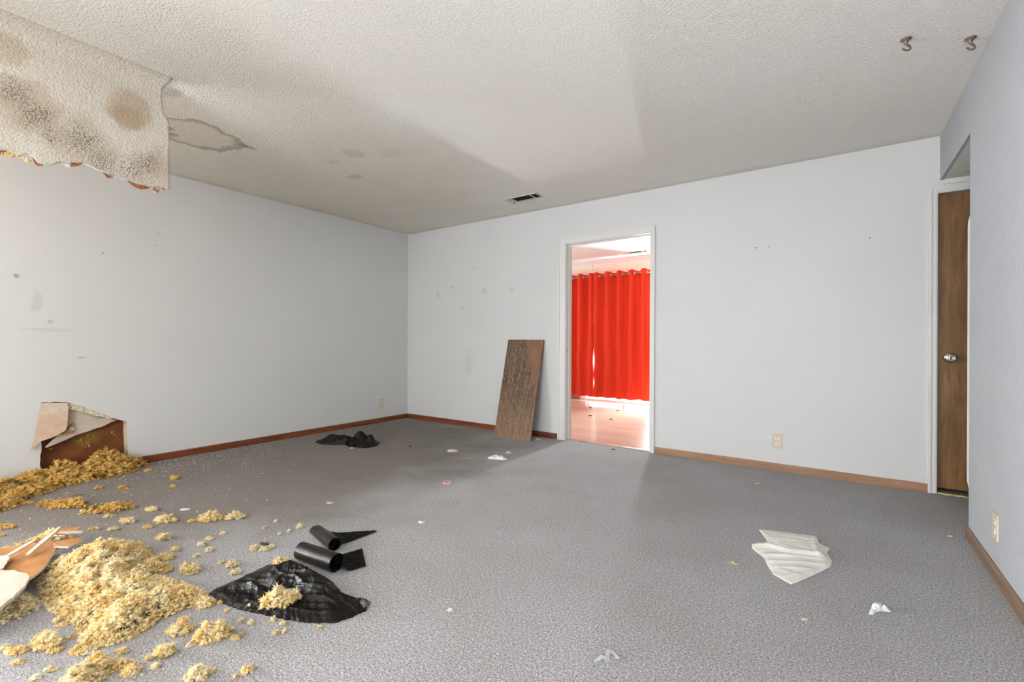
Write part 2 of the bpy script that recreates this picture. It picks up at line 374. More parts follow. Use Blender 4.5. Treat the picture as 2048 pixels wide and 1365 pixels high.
# ------------------------------------------------------------------ object helpers
def link(name, me, m=None, parent=None):
    o = bpy.data.objects.new(name, me); COL.objects.link(o)
    if m is not None and me is not None:
        for x in (m if isinstance(m, (list, tuple)) else (m,)): me.materials.append(x)
    if parent is not None: o.parent = parent
    return o
def fin(name, bm, m, parent=None, smooth=False):
    bmesh.ops.recalc_face_normals(bm, faces=bm.faces)
    me = bpy.data.meshes.new(name); bm.to_mesh(me); bm.free()
    if smooth:
        for p in me.polygons: p.use_smooth = True
    return link(name, me, m, parent)
def tag(o, label=None, cat=None, group=None, kind=None):
    if label: o['label'] = label
    if cat: o['category'] = cat
    if group: o['group'] = group
    if kind: o['kind'] = kind
    return o
def struct(o, label=None):
    o['kind'] = 'structure'
    if label: o['label'] = label
    return o
def empty(name, loc=(0, 0, 0), rot=(0, 0, 0)):
    o = bpy.data.objects.new(name, None); COL.objects.link(o); o.location = loc; o.rotation_euler = rot
    o.empty_display_size = 0.1
    return o
def box(bm, x0, x1, y0, y1, z0, z1, mi=0, bev=0.0):
    vs = [bm.verts.new((x, y, z)) for z in (z0, z1) for y in (y0, y1) for x in (x0, x1)]
    fs = []
    for q in ((0, 2, 3, 1), (4, 5, 7, 6), (0, 1, 5, 4), (2, 6, 7, 3), (0, 4, 6, 2), (1, 3, 7, 5)):
        f = bm.faces.new([vs[i] for i in q]); f.material_index = mi; fs.append(f)
    if bev:
        es = list({e for f in fs for e in f.edges})
        bmesh.ops.bevel(bm, geom=es, offset=bev, segments=2, affect='EDGES', profile=0.7)
def boxes(name, lst, m, parent=None, bev=0.0):
    bm = bmesh.new()
    for b in lst: box(bm, *b, bev=bev)
    return fin(name, bm, m, parent)
def prism(name, pts, h, m, parent=None, to3=lambda a, b, c: (a, b, c), bev=0.0, mi_side=0):
    """closed outline pts (a,b) extruded along c by h=(c0,c1)"""
    bm = bmesh.new()
    A = [bm.verts.new(to3(a, b, h[0])) for a, b in pts]; B = [bm.verts.new(to3(a, b, h[1])) for a, b in pts]
    k = len(pts)
    for i in range(k):
        f = bm.faces.new((A[i], A[(i + 1) % k], B[(i + 1) % k], B[i])); f.material_index = mi_side
    for t in tessellate_polygon([[Vector((a, b, 0)) for a, b in pts]]):
        bm.faces.new([A[i] for i in t]); bm.faces.new([B[i] for i in t])
    return fin(name, bm, m, parent)
def lathe(bm, prof, seg=20, axis='Z', origin=(0, 0, 0)):
    def tr(r, h, a):
        x, y, z = r * math.cos(a), r * math.sin(a), h
        if axis == 'Y': x, y, z = x, -z, y
        return (origin[0] + x, origin[1] + y, origin[2] + z)
    rings = [[bm.verts.new(tr(r, h, 2 * PI * i / seg)) for i in range(seg)] for r, h in prof]
    for a, b in zip(rings, rings[1:]):
        for i in range(seg): bm.faces.new((a[i], a[(i + 1) % seg], b[(i + 1) % seg], b[i]))
    bm.faces.new(rings[0]); bm.faces.new(rings[-1])
def tube(bm, pts, rad, seg=8):
    pts = [Vector(p) for p in pts]; rings = []
    ref = Vector((0.31, 0.87, 0.2))
    for i, p in enumerate(pts):
        t = (pts[min(i + 1, len(pts) - 1)] - pts[max(i - 1, 0)]).normalized()
        a = t.cross(ref).normalized(); b = t.cross(a)
        r = rad[i] if isinstance(rad, (list, tuple)) else rad
        rings.append([bm.verts.new(p + a * r * math.cos(2 * PI * k / seg) + b * r * math.sin(2 * PI * k / seg)) for k in range(seg)])
    for a, b in zip(rings, rings[1:]):
        for i in range(seg): bm.faces.new((a[i], a[(i + 1) % seg], b[(i + 1) % seg], b[i]))
    bm.faces.new(rings[0]); bm.faces.new(rings[-1])
def torus(bm, c, R, r, axis, seg=20, s2=8):
    ax = Vector(axis).normalized(); u = ax.orthogonal().normalized(); w = ax.cross(u)
    rings = []
    for i in range(seg):
        a = 2 * PI * i / seg; d = u * math.cos(a) + w * math.sin(a)
        rings.append([bm.verts.new(Vector(c) + d * (R + r * math.cos(2 * PI * k / s2)) + ax * r * math.sin(2 * PI * k / s2)) for k in range(s2)])
    for i in range(seg):
        a, b = rings[i], rings[(i + 1) % seg]
        for k in range(s2): bm.faces.new((a[k], a[(k + 1) % s2], b[(k + 1) % s2], b[k]))

H = 2.44
W = 5.256
YR = -7.6      # rear wall
YE = -4.72     # unseen end of the left wall, set to block light from the side bay
XA = -2.6      # window wall of that side bay
# ------------------------------------------------------------------ setting: main room
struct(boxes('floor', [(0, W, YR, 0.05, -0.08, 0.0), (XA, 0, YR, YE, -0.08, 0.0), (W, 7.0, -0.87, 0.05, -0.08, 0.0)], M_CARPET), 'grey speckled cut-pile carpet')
HX0, HX1, HY0, HY1 = 1.10, 1.74, -4.62, -3.285      # hole in the ceiling over the hanging sheet
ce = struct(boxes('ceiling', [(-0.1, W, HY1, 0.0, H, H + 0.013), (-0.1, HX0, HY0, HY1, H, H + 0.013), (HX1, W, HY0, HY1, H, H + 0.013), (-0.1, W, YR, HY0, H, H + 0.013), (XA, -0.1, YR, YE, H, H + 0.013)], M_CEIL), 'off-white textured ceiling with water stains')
at = boxes('attic_boarding', [(XA - 0.2, W + 0.2, YR - 0.1, 0.2, 2.95, 3.0), (0.6, 0.64, HY0 - 0.6, HY1 + 0.6, H + 0.013, 2.95), (2.3, 2.34, HY0 - 0.6, HY1 + 0.6, H + 0.013, 2.95),
                              (0.6, 2.34, HY0 - 0.62, HY0 - 0.58, H + 0.013, 2.95), (0.6, 2.34, HY1 + 0.58, HY1 + 0.62, H + 0.013, 2.95)], M_DARKWOOD, ce)
for xx in (1.12, 1.70):
    boxes('joist', [(xx - 0.02, xx + 0.02, HY0 - 0.5, HY1 + 0.5, H + 0.015, H + 0.16)], M_DARKWOOD, ce)

# left wall with the kicked-in hole
HOLE = [(-3.473, 0.565), (-3.427, 0.563), (-3.364, 0.558), (-3.334, 0.552), (-3.285, 0.527), (-3.228, 0.494), (-3.171, 0.464), (-3.099, 0.419), (-3.038, 0.382), (-2.985, 0.367),
        (-2.979, 0.34), (-2.968, 0.012), (-3.463, 0.012), (-3.478, 0.127), (-3.472, 0.187), (-3.467, 0.239), (-3.472, 0.294), (-3.470, 0.40)]
def hole_wall(name, outer, hole, x0, x1, mats):
    rng = random.Random(3); hp = []
    for i in range(len(hole)):
        a, b = hole[i], hole[(i + 1) % len(hole)]
        k = max(1, int(math.dist(a, b) / 0.022))
        for j in range(k):
            t = j / k; hp.append((a[0] + (b[0] - a[0]) * t + rng.uniform(-.003, .003), a[1] + (b[1] - a[1]) * t + rng.uniform(-.003, .003)))
    bm = bmesh.new(); F = {}
    allp = list(outer) + hp
    for x in (x0, x1): F[x] = [bm.verts.new((x, y, z)) for y, z in allp]
    for t in tessellate_polygon([[Vector((y, z, 0)) for y, z in outer], [Vector((y, z, 0)) for y, z in hp]]):
        for x in (x0, x1): bm.faces.new([F[x][i] for i in t])
    no = len(outer)
    def ring(a, b, mi):
        for i in range(a, b):
            j = a + (i - a + 1) % (b - a)
            f = bm.faces.new((F[x0][i], F[x0][j], F[x1][j], F[x1][i])); f.material_index = mi
    ring(0, no, 0); ring(no, len(allp), 1)
    return fin(name, bm, mats)
wl = struct(hole_wall('wall_left', [(YE, 0.0), (0.0, 0.0), (0.0, H), (YE, H)], HOLE, 0.0, -0.10, [M_WALL_L, M_GYPSUM]), 'white painted wall with a broken hole near the floor')
boxes('backing_panel', [(-0.125, -0.105, YE, 0.1, 0.0, H)], M_BACKING, wl)['label'] = 'brown backing board behind the hole'
boxes('outer_sheathing', [(-0.20, -0.13, YE, 0.15, -0.08, H + 0.5)], M_DARKWOOD, wl)

struct(boxes('wall_left_end', [(-0.21, 0.0, YE - 0.012, YE, 0, H)], M_PAINT), 'white end cap of the left wall')
struct(boxes('wall_bay', [(XA, -0.21, YE - 0.012, YE + 0.1, 0, H), (XA - 0.1, XA, YR, -7.5, 0, H), (XA - 0.1, XA, -5.3, YE + 0.1, 0, H), (XA - 0.1, XA, -7.5, -5.3, 0, 0.2), (XA - 0.1, XA, -7.5, -5.3, 2.15, H)], M_PAINT))
w4 = struct(boxes('window_4', [(XA - 0.09, XA - 0.03, -7.5, -5.3, 0.2, 0.25), (XA - 0.09, XA - 0.03, -7.5, -5.3, 2.10, 2.15), (XA - 0.09, XA - 0.03, -7.5, -7.45, 0.25, 2.1), (XA - 0.09, XA - 0.03, -5.35, -5.3, 0.25, 2.1)], M_ALU))
boxes('pane', [(XA - 0.062, XA - 0.058, -7.45, -5.35, 0.25, 2.1)], M_GLASS, w4)

# back wall with doorway and hall door
DX0, DX1, DZ = 2.382, 3.262, 2.036
EX0, EX1, EZ = 5.246, 6.02, 2.05
wb = struct(boxes('wall_back', [(-0.05, DX0 - 0.02, 0, 0.12, 0, H), (DX0 - 0.02, DX1 + 0.02, 0, 0.12, DZ + 0.02, H), (DX1 + 0.02, EX0 - 0.02, 0, 0.12, 0, H),
                     (EX0 - 0.02, EX1 + 0.02, 0, 0.12, EZ + 0.02, H), (EX1 + 0.02, 7.0, 0, 0.12, 0, H)], M_WALL_B), 'white painted wall with a cased doorway')
# right wall (papered) with the header over the hallway mouth
struct(boxes('wall_right', [(W, W + 0.12, YR, -0.872, 0, H), (W, W + 0.018, -0.872, 0.0, 2.137, H)], M_PAPER), 'pale grey fibre-textured papered wall')
struct(boxes('ceiling_hall', [(W + 0.018, 7.0, -0.872, 0.0, 2.137, 2.16)], M_CEIL_PLAIN), 'low textured hallway ceiling')
struct(boxes('wall_hall_near', [(W + 0.12, 7.0, -1.0, -0.872, 0, 2.2)], M_PAINT))
struct(boxes('wall_hall_end', [(7.0, 7.1, -1.0, 0.12, 0, 2.2)], M_PAINT))
struct(boxes('trim_header_bead', [(W + 0.018, 5.95, -0.012, 0.0, 2.105, 2.137)], M_TRIM), 'white strip above hallway door')
# rear wall with picture window, behind the camera
struct(boxes('wall_rear', [(XA - 0.1, 3.1, YR - 0.12, YR, 0, H), (5.2, W + 0.12, YR - 0.12, YR, 0, H), (3.1, 5.2, YR - 0.12, YR, 0, 0.3), (3.1, 5.2, YR - 0.12, YR, 2.2, H)], M_PAINT))
w1 = struct(boxes('window_1', [(3.1, 5.2, YR - 0.10, YR - 0.04, 0.3, 0.35), (3.1, 5.2, YR - 0.10, YR - 0.04, 2.15, 2.2), (3.1, 3.15, YR - 0.10, YR - 0.04, 0.35, 2.15),
                             (5.15, 5.2, YR - 0.10, YR - 0.04, 0.35, 2.15), (4.13, 4.17, YR - 0.10, YR - 0.04, 0.35, 2.15)], M_ALU))
for a, b in ((3.15, 4.13), (4.17, 5.15)): boxes('pane', [(a, b, YR - 0.075, YR - 0.070, 0.35, 2.15)], M_GLASS, w1)
# outside slabs
struct(boxes('ground_outside', [(-3, 8, 3.35, 9.0, -0.15, -0.05), (-3, 9, -12.0, YR - 0.13, -0.15, -0.05), (-8, XA - 0.11, -9, -3.5, -0.15, -0.05)], M_CONCRETE))

# baseboards
def baseboard(name, pts, m, lab=None, flip=False):
    """pts (x,y) run along the wall foot, profile leans out from it"""
    bm = bmesh.new()
    (xa, ya), (xb, yb) = pts
    d = Vector((xb - xa, yb - ya, 0)).normalized(); n = Vector((-d.y, d.x, 0)) * (-1 if flip else 1)
    prof = [(0, 0), (0.013, 0), (0.013, 0.045), (0.011, 0.053), (0.006, 0.058), (0, 0.058)]
    R = [[bm.verts.new(Vector((x, y, 0)) + n * a + Vector((0, 0, z))) for a, z in prof] for x, y in pts]
    k = len(prof)
    for i in range(k): bm.faces.new((R[0][i], R[0][(i + 1) % k], R[1][(i + 1) % k], R[1][i]))
    bm.faces.new(R[0]); bm.faces.new(R[1])
    return struct(fin(name, bm, m), lab)
baseboard('baseboard_left', [(0, -2.962), (0, -1.62)], M_BASE_Y, 'dark red-brown baseboard, length nearest the hole', flip=True)
baseboard('baseboard_left_far', [(0, -1.617), (0, 0)], M_BASE_Y, 'dark red-brown baseboard running to the corner', flip=True)
baseboard('baseboard_left_near', [(0, YE), (0, -3.50)], M_BASE_Y, flip=True)
baseboard('baseboard_back', [(0.013, 0), (2.296, 0)], M_BASE_X, 'dark red-brown baseboard left of the doorway', flip=True)
baseboard('baseboard_back_right', [(3.310, 0), (5.200, 0)], M_BASE_PALE, 'pale brown baseboard right of the doorway', flip=True)
baseboard('baseboard_right', [(W, YR), (W, -0.872)], M_BASE_PALE_Y, 'brown baseboard on the papered wall', flip=False)
baseboard('baseboard_hall', [(W, -0.872), (7.0, -0.872)], M_BASE_PALE, None)

# door casings
def casing(name, x0, x1, z1, wdt, lab, right=True, wr=None):
    tr = struct(empty(name, (0, 0, 0)), lab)
    wr = wr or wdt
    def prof_box(nm, a0, a1, c0, c1, vert=True, inner=1):
        b = [(a0, a1, -0.012, 0.0, c0, c1)]
        if vert:
            o0, o1 = (a0, a0 + 0.016) if inner > 0 else (a1 - 0.016, a1)
            b.append((o0, o1, -0.019, -0.011, c0, c1))
        else: b.append((a0, a1, -0.019, -0.011, c1 - 0.016, c1))
        return boxes(nm, b, M_TRIM, tr, bev=0.002)
    prof_box('casing_side', x0 - wdt, x0 - 0.006, 0.0, z1 + wdt * 0.75, True, 1)
    if right: prof_box('casing_side', x1 + 0.006, x1 + wr, 0.0, z1 + wdt * 0.75, True, -1)
    prof_box('casing_head', x0 - 0.006, x1 + 0.006, z1 + 0.006, z1 + wdt * 0.75, False)
    boxes('jamb', [(x0 - 0.02, x0, -0.004, 0.124, 0, z1)], M_TRIM, tr)
    boxes('jamb', [(x1, x1 + 0.02, -0.004, 0.124, 0, z1)], M_TRIM, tr)
    boxes('jamb_head', [(x0 - 0.02, x1 + 0.02, -0.004, 0.124, z1, z1 + 0.02)], M_TRIM, tr)
    return tr
t1 = casing('trim_1', DX0, DX1, DZ, 0.088, 'white casing around the open doorway', wr=0.048)
boxes('door_stop', [(DX0, DX0 + 0.010, 0.05, 0.085, 0, DZ)], M_TRIM, t1)
boxes('door_stop', [(DX0 + 0.01, DX1 - 0.01, 0.05, 0.085, DZ - 0.010, DZ)], M_TRIM, t1)
boxes('door_stop', [(DX1 - 0.010, DX1, 0.05, 0.085, 0, DZ)], M_TRIM, t1)
bm = bmesh.new(); box(bm, DX0 + 0.0, DX0 + 0.002, 0.012, 0.042, 0.905, 0.965)
box(bm, DX0 + 0.001, DX0 + 0.004, 0.008, 0.014, 0.925, 0.945)
fin('strike_plate', bm, M_STEEL, t1)
t2 = casing('trim_2', EX0, EX1, EZ, 0.048, 'white casing around the brown hallway door')

struct(boxes('wall_closet', [(5.0, 6.3, 0.9, 1.0, 0, H), (6.3, 6.4, 0.12, 1.0, 0, H), (5.1, 5.2, 0.12, 0.9, 0, H), (5.1, 6.4, 0.12, 1.0, H, H + 0.05), (5.1, 6.4, 0.05, 1.0, -0.08, 0.0)], M_PAINT))
# hall door
d1 = struct(empty('door_1', (EX0, 0.03, 0)), 'brown veneered hallway door with round knob')
bm = bmesh.new(); box(bm, 0.003, EX1 - EX0 - 0.003, 0.0, 0.035, 0.035, EZ - 0.003, bev=0.002); fin('slab', bm, M_DOOR, d1)
kb = bmesh.new(); lathe(kb, [(0.0335, 0.0), (0.0345, 0.003), (0.030, 0.008), (0.018, 0.011), (0.013, 0.016), (0.012, 0.032), (0.020, 0.038), (0.027, 0.046), (0.0285, 0.056), (0.026, 0.062), (0.0245, 0.0615), (0.0225, 0.0645), (0.018, 0.0655), (0.0165, 0.0645), (0.012, 0.0665), (0.006, 0.067), (0.0055, 0.0645), (0.001, 0.0645)], 32, 'Y', (0.066, 0.0, 0.928))
fin('knob', kb, M_BRASS, d1, smooth=True)
boxes('latch_plate', [(-0.0035, 0.0028, 0.004, 0.030, 0.905, 0.955)], M_STEEL, d1)
th = struct(boxes('trim_threshold_hall', [(EX0, EX1, -0.015, 0.10, 0.0, 0.012)], M_FRAYED), 'frayed grey threshold strip below the brown door')
bm = bmesh.new()
tube(bm, [(EX0 + 0.002 + 0.02 * i, -0.022 + 0.004 * math.sin(i * 1.7), 0.008 + 0.003 * math.sin(i * 2.3)) for i in range(34)], 0.006, 6)
fin('foam_strip', bm, M_YELLOWSTRIP, th)

# ------------------------------------------------------------------ setting: next room
FY = 3.18
struct(boxes('ceiling_next_room', [(-1.2, 5.0, 0.12, FY, H, H + 0.05)], simple('smooth_white_ceiling', (0.84, 0.82, 0.80), 0.8, 4, 0.03)))
GX0, GX1, GZ = 1.00, 2.50, 2.04
struct(boxes('wall_far', [(-1.2, GX0, FY, FY + 0.12, 0, H), (GX1, 5.0, FY, FY + 0.12, 0, H), (GX0, GX1, FY, FY + 0.12, GZ, H)], M_FLORAL), 'cream wall papered with tiny sprigs')
struct(boxes('wall_far_left', [(-1.3, -1.2, 0.0, 0.85, 0, H), (-1.3, -1.2, 2.35, FY + 0.12, 0, H), (-1.3, -1.2, 0.85, 2.35, 0, 0.95), (-1.3, -1.2, 0.85, 2.35, 1.95, H)], M_FLORAL))
w3 = struct(boxes('added_side_window', [(-1.28, -1.22, 0.85, 2.35, 0.95, 1.0), (-1.28, -1.22, 0.85, 2.35, 1.90, 1.95), (-1.28, -1.22, 0.85, 0.9, 1.0, 1.9), (-1.28, -1.22, 2.3, 2.35, 1.0, 1.9)], M_ALU))  # made-up window, out of view, as an opening for the fill lamp
boxes('pane', [(-1.252, -1.248, 0.9, 2.3, 1.0, 1.9)], M_GLASS, w3)
struct(boxes('wall_far_right', [(5.0, 5.1, 0.12, FY + 0.12, 0, H)], M_FLORAL))
bm = bmesh.new()
for i, (a, b) in enumerate([(0, 0)]):
    pr = [(0, 0), (0, -0.055), (0.010, -0.055), (0.018, -0.04), (0.040, -0.018), (0.045, -0.008), (0.045, 0)]
    R = [[bm.verts.new((x, FY - q, H + z)) for q, z in pr] for x in (-1.2, 5.0)]
    for j in range(len(pr)): bm.faces.new((R[0][j], R[0][(j + 1) % len(pr)], R[1][(j + 1) % len(pr)], R[1][j]))
struct(fin('trim_crown', bm, M_TRIM), 'white crown moulding above the red curtains')
struct(boxes('baseboard_far', [(-1.2, GX0 - 0.05, FY - 0.014, FY, 0.0, 0.06)], M_BASE_PALE), 'brown baseboard under the red curtain')
wd2 = struct(empty('window_2', (0, 0, 0)), 'sliding glass door behind the red curtains')
for b in ((GX0, GX0 + 0.05, FY + 0.02, FY + 0.09, 0.0, GZ), (GX1 - 0.05, GX1, FY + 0.02, FY + 0.09, 0.0, GZ), (GX0 + 0.05, GX1 - 0.05, FY + 0.02, FY + 0.09, GZ - 0.05, GZ), (1.73, 1.77, FY + 0.03, FY + 0.08, 0.03, GZ - 0.05)):
    boxes('frame', [b], M_ALU, wd2)
boxes('door_track', [(GX0, GX1, FY - 0.01, FY + 0.10, 0.0, 0.03)], M_ALU, wd2)
for a, b in ((GX0 + 0.05, 1.73), (1.77, GX1 - 0.05)): boxes('pane', [(a, b, FY + 0.05, FY + 0.055, 0.03, GZ - 0.05)], M_GLASS, wd2)
# plank floor
fl2 = struct(boxes('floor_next_room', [(-1.2, 5.0, 0.05, FY, -0.08, -0.004)], M_SUBFLOOR), 'pale beige laminate plank floor')
struct(boxes('trim_threshold_doorway', [(DX0, DX1, 0.035, 0.062, -0.002, 0.006)], M_STEEL), 'thin metal strip between carpet and planks')
PW = 0.1245
me_pl = {}
def plank_mesh(Ln):
    if Ln not in me_pl:
        bm = bmesh.new(); box(bm, 0, Ln - 0.0015, 0, PW - 0.0015, -0.010, 0.0)
        me = bpy.data.meshes.new('plank'); bm.to_mesh(me); bm.free(); me.materials.append(M_PLANK); me_pl[Ln] = me
    return me_pl[Ln]
r2 = random.Random(11)
row = 0; y = 0.062
while y < FY - 0.02:
    x = -0.2 - r2.choice((0.0, 0.3, 0.6, 0.9))
    while x < 4.2:
        o = bpy.data.objects.new('plank', plank_mesh(1.2)); COL.objects.link(o); o.parent = fl2; o.location = (x, y, 0)
        x += 1.2
    y += PW

# ------------------------------------------------------------------ things on the setting
# outlets
def outlet(loc, rotz, label):
    t = empty('wall_outlet', loc, (0, 0, rotz)); tag(t, label, 'outlet', 'duplex outlets')
    bm = bmesh.new(); box(bm, -0.036, 0.036, -0.006, 0.0, -0.057, 0.057, bev=0.0025); fin('cover_plate', bm, M_IVORY, t)
    for s in (-1, 1):
        pts = []
        for i in range(24):
            a = 2 * PI * i / 24; pts.append((0.0165 * math.cos(a), max(-0.0125, min(0.0125, 0.0165 * math.sin(a))) + s * 0.0195))
        f = prism('socket', pts, (-0.0085, -0.004), M_WHITEPL, t, lambda a, b, c: (a, c, b))
        boxes('slot', [(-0.0075, -0.0052, -0.0092, -0.007, s * 0.0195 + 0.0, s * 0.0195 + 0.009), (0.0052, 0.0075, -0.0092, -0.007, s * 0.0195 + 0.001, s * 0.0195 + 0.008), (-0.0025, 0.0025, -0.0092, -0.007, s * 0.0195 - 0.009, s * 0.0195 - 0.004)], M_BLACK, f)
    bm = bmesh.new(); lathe(bm, [(0.003, 0.005), (0.003, 0.0075), (0.0015, 0.0085)], 10, 'Y'); fin('screw', bm, M_STEEL, t)
    return t
outlet((4.298, 0, 0.236), 0, 'ivory wall outlet low on the back wall right of the doorway')
outlet((0, -0.432, 0.237), PI / 2, 'ivory wall outlet low on the left wall near the far corner')
outlet((W, -1.388, 0.226), -PI / 2, 'ivory wall outlet on the grey papered right wall')

# ceiling vents
def vent(loc, label, m, mslat, mdark, closed_left=True):
    t = empty('ceiling_vent', loc); tag(t, label, 'vent')
    X0, X1, Y0, Y1 = -0.19, 0.19, -0.075, 0.075
    op = [(-0.105, 0.10), (0.113, 0.172)]
    fr = [(X0, X1, Y0, Y0 + 0.018, -0.006, 0), (X0, X1, Y1 - 0.018, Y1, -0.006, 0), (X0, op[0][0], Y0 + .018, Y1 - .018, -0.006, 0), (op[0][1], op[1][0], Y0 + .018, Y1 - .018, -0.006, 0), (op[1][1], X1, Y0 + .018, Y1 - .018, -0.006, 0)]
    boxes('face_plate', fr, m, t)
    boxes('duct_back', [(op[0][0], op[1][1], Y0 + 0.018, Y1 - 0.018, 0.0, 0.0035)], mdark, t)
    for a, b in op:
        k = 6
        for i in range(k):
            yy = Y0 + 0.024 + (Y1 - Y0 - 0.048) * i / (k - 1)
            bm = bmesh.new()
            vs = [bm.verts.new(p) for p in ((a, yy - 0.006, -0.0052), (b, yy - 0.006, -0.0052), (b, yy + 0.005, -0.0005), (a, yy + 0.005, -0.0005))]
            vs2 = [bm.verts.new((v.co.x, v.co.y, v.co.z + 0.0012)) for v in vs]
            bm.faces.new(vs); bm.faces.new(vs2[::-1])
            for q in range(4): bm.faces.new((vs[q], vs[(q + 1) % 4], vs2[(q + 1) % 4], vs2[q]))
            fin('slat', bm, mslat, t)
    boxes('lever', [(X0 + 0.035, X0 + 0.043, Y1 - 0.02, Y1 - 0.012, -0.022, -0.004)], mdark, t)
    for sx in (X0 + 0.012, X1 - 0.010):
        bm = bmesh.new(); lathe(bm, [(0.004, -0.006), (0.004, -0.008), (0.002, -0.009)], 8, 'Z', (sx, 0, 0)); fin('screw', bm, mdark, t)
    return t
vent((2.15, -0.46, H), 'tan metal ceiling vent above the back wall, dark slots', M_VENT, M_SLAT, M_VENTDARK)
vent((2.10, 2.80, H), 'white ceiling vent in the next room seen through the doorway', simple('vent_white', (0.80, 0.78, 0.74), 0.5), simple('vent_white_slat', (0.50, 0.46, 0.38), 0.6), simple('vent_white_duct', (0.3, 0.27, 0.2), 0.8))

# ceiling hooks
def hook(loc, rz, label):
    t = empty('ceiling_hook', loc, (0, 0, rz)); tag(t, label, 'hook', 'swag hooks')
    bm = bmesh.new(); lathe(bm, [(0.021, 0.0), (0.022, -0.003), (0.017, -0.006), (0.010, -0.012), (0.0075, -0.020), (0.0065, -0.024), (0.001, -0.025)], 20); fin('flange', bm, M_HOOK, t, True)
    bm = bmesh.new()
    P = [(0.0, 0, -0.020), (0.003, 0, -0.026), (0.012, 0, -0.031), (0.019, 0, -0.036), (0.022, 0, -0.043), (0.018, 0, -0.050), (0.008, 0, -0.053), (-0.004, 0, -0.052), (-0.013, 0, -0.047), (-0.016, 0, -0.044)]
    tube(bm, P, [0.006, 0.0055, 0.005, 0.0045, 0.0042, 0.004, 0.004, 0.004, 0.0045, 0.005], 8); fin('curl', bm, M_HOOK, t, True)
hook((4.942, -1.445, H), yaw, 'bronze curled hook in ceiling, farther from the papered wall')
hook((5.185, -1.285, H), yaw, 'bronze curled hook in ceiling, right beside the papered wall')

# white board inside the hallway corner
def chamfer_panel():
    o0, o1, z0, z1 = W + 0.004, W + 0.62, 0.264, 1.70
    pts = [(-0.871, z0 - 0.03), (-0.806, z0 + 0.02), (-0.800, z0 + 0.05), (-0.800, z1 - 0.05), (-0.806, z1 - 0.02), (-0.871, z1 + 0.02)]
    return prism('wall_board', pts, (o0, o1), simple('chalky_white_board', (0.80, 0.79, 0.75), 0.6, 12, 0.06), None, lambda a, b, c: (c, a, b))
tag(chamfer_panel(), 'white chamfered board mounted just inside the hallway corner', 'board')

# leaning board
ang = math.atan2(0.252, 1.045)
bm = bmesh.new(); box(bm, -0.2325, 0.2325, -0.0, 0.018, 0.0, 1.072, bev=0.0015)
lb = fin('leaning_board', bm, M_BOARD); lb.location = (1.892, -0.276, 0.0); lb.rotation_euler = (-ang, 0, -0.01)
tag(lb, 'dark brown scratched wooden board leaning on the wall left of doorway', 'board')

# ------------------------------------------------------------------ fluff
def ico(sub, seed, spike):
    bm = bmesh.new(); bmesh.ops.create_icosphere(bm, subdivisions=sub, radius=1.0)
    V = []
    for v in bm.verts:
        p = v.co.copy(); q = p * 1.1 + Vector((seed * 3.1, seed * 7.7, 0))
        r = 1 + 0.75 * mnoise.noise(q * 1.2) + 0.55 * mnoise.noise(q * 2.9) + spike * mnoise.noise(q * 6.5)
        V.append(p * max(0.25, r))
    F = [[v.index for v in f.verts] for f in bm.faces]; bm.free()
    return np.array([tuple(v) for v in V]), np.array(F)
def tuft(sub, seed, blades, spread=1.0):
    """a ragged core with thin fibres standing out of it"""
    V, F = ico(sub, seed, 0.6); V = V * 0.78
    g = np.random.default_rng(seed); d = g.normal(size=(blades, 3)); d /= np.linalg.norm(d, axis=1)[:, None]
    t = np.cross(d, g.normal(size=(blades, 3))); t /= np.linalg.norm(t, axis=1)[:, None]
    L = g.uniform(1.0, 1.75, blades)[:, None] * spread; w = g.uniform(0.10, 0.30, blades)[:, None]
    bend = g.normal(0, 0.35, (blades, 3))
    A = d * 0.35 - t * w; B = d * 0.35 + t * w; T = d * L + bend; n0 = len(V)
    M = d * L * 0.62 + bend * 0.25
    X = np.stack([A, B, M + t * w * 0.7, M - t * w * 0.7, T], 1).reshape(-1, 3)
    k = np.arange(blades) * 5 + n0
    F2 = np.concatenate([np.stack([k, k + 1, k + 2], 1), np.stack([k, k + 2, k + 3], 1), np.stack([k + 3, k + 2, k + 4], 1)])
    return np.concatenate([V, X]), np.concatenate([F, F2])
VAR2 = [tuft(2, i + 1, 26) for i in range(12)]
VAR1 = [tuft(1, i + 41, 22) for i in range(12)]
def rand_rot(n, rng):
    q = rng.normal(size=(n, 4)); q /= np.linalg.norm(q, axis=1)[:, None]
    w, x, y, z = q.T
    return np.stack([1 - 2 * (y * y + z * z), 2 * (x * y - z * w), 2 * (x * z + y * w), 2 * (x * y + z * w), 1 - 2 * (x * x + z * z), 2 * (y * z - x * w), 2 * (x * z - y * w), 2 * (y * z + x * w), 1 - 2 * (x * x + y * y)], 1).reshape(n, 3, 3)
def raw_mesh(name, V, F):
    me = bpy.data.meshes.new(name)
    me.vertices.add(len(V)); me.vertices.foreach_set('co', np.ascontiguousarray(V, dtype=np.float32).ravel())
    k = F.shape[1]
    me.loops.add(F.size); me.loops.foreach_set('vertex_index', F.astype(np.int32).ravel())
    me.polygons.add(len(F)); me.polygons.foreach_set('loop_start', np.arange(0, F.size, k, dtype=np.int32))
    me.update(calc_edges=True); me.validate()
    me.polygons.foreach_set('use_smooth', np.ones(len(F), dtype=bool))
    return me
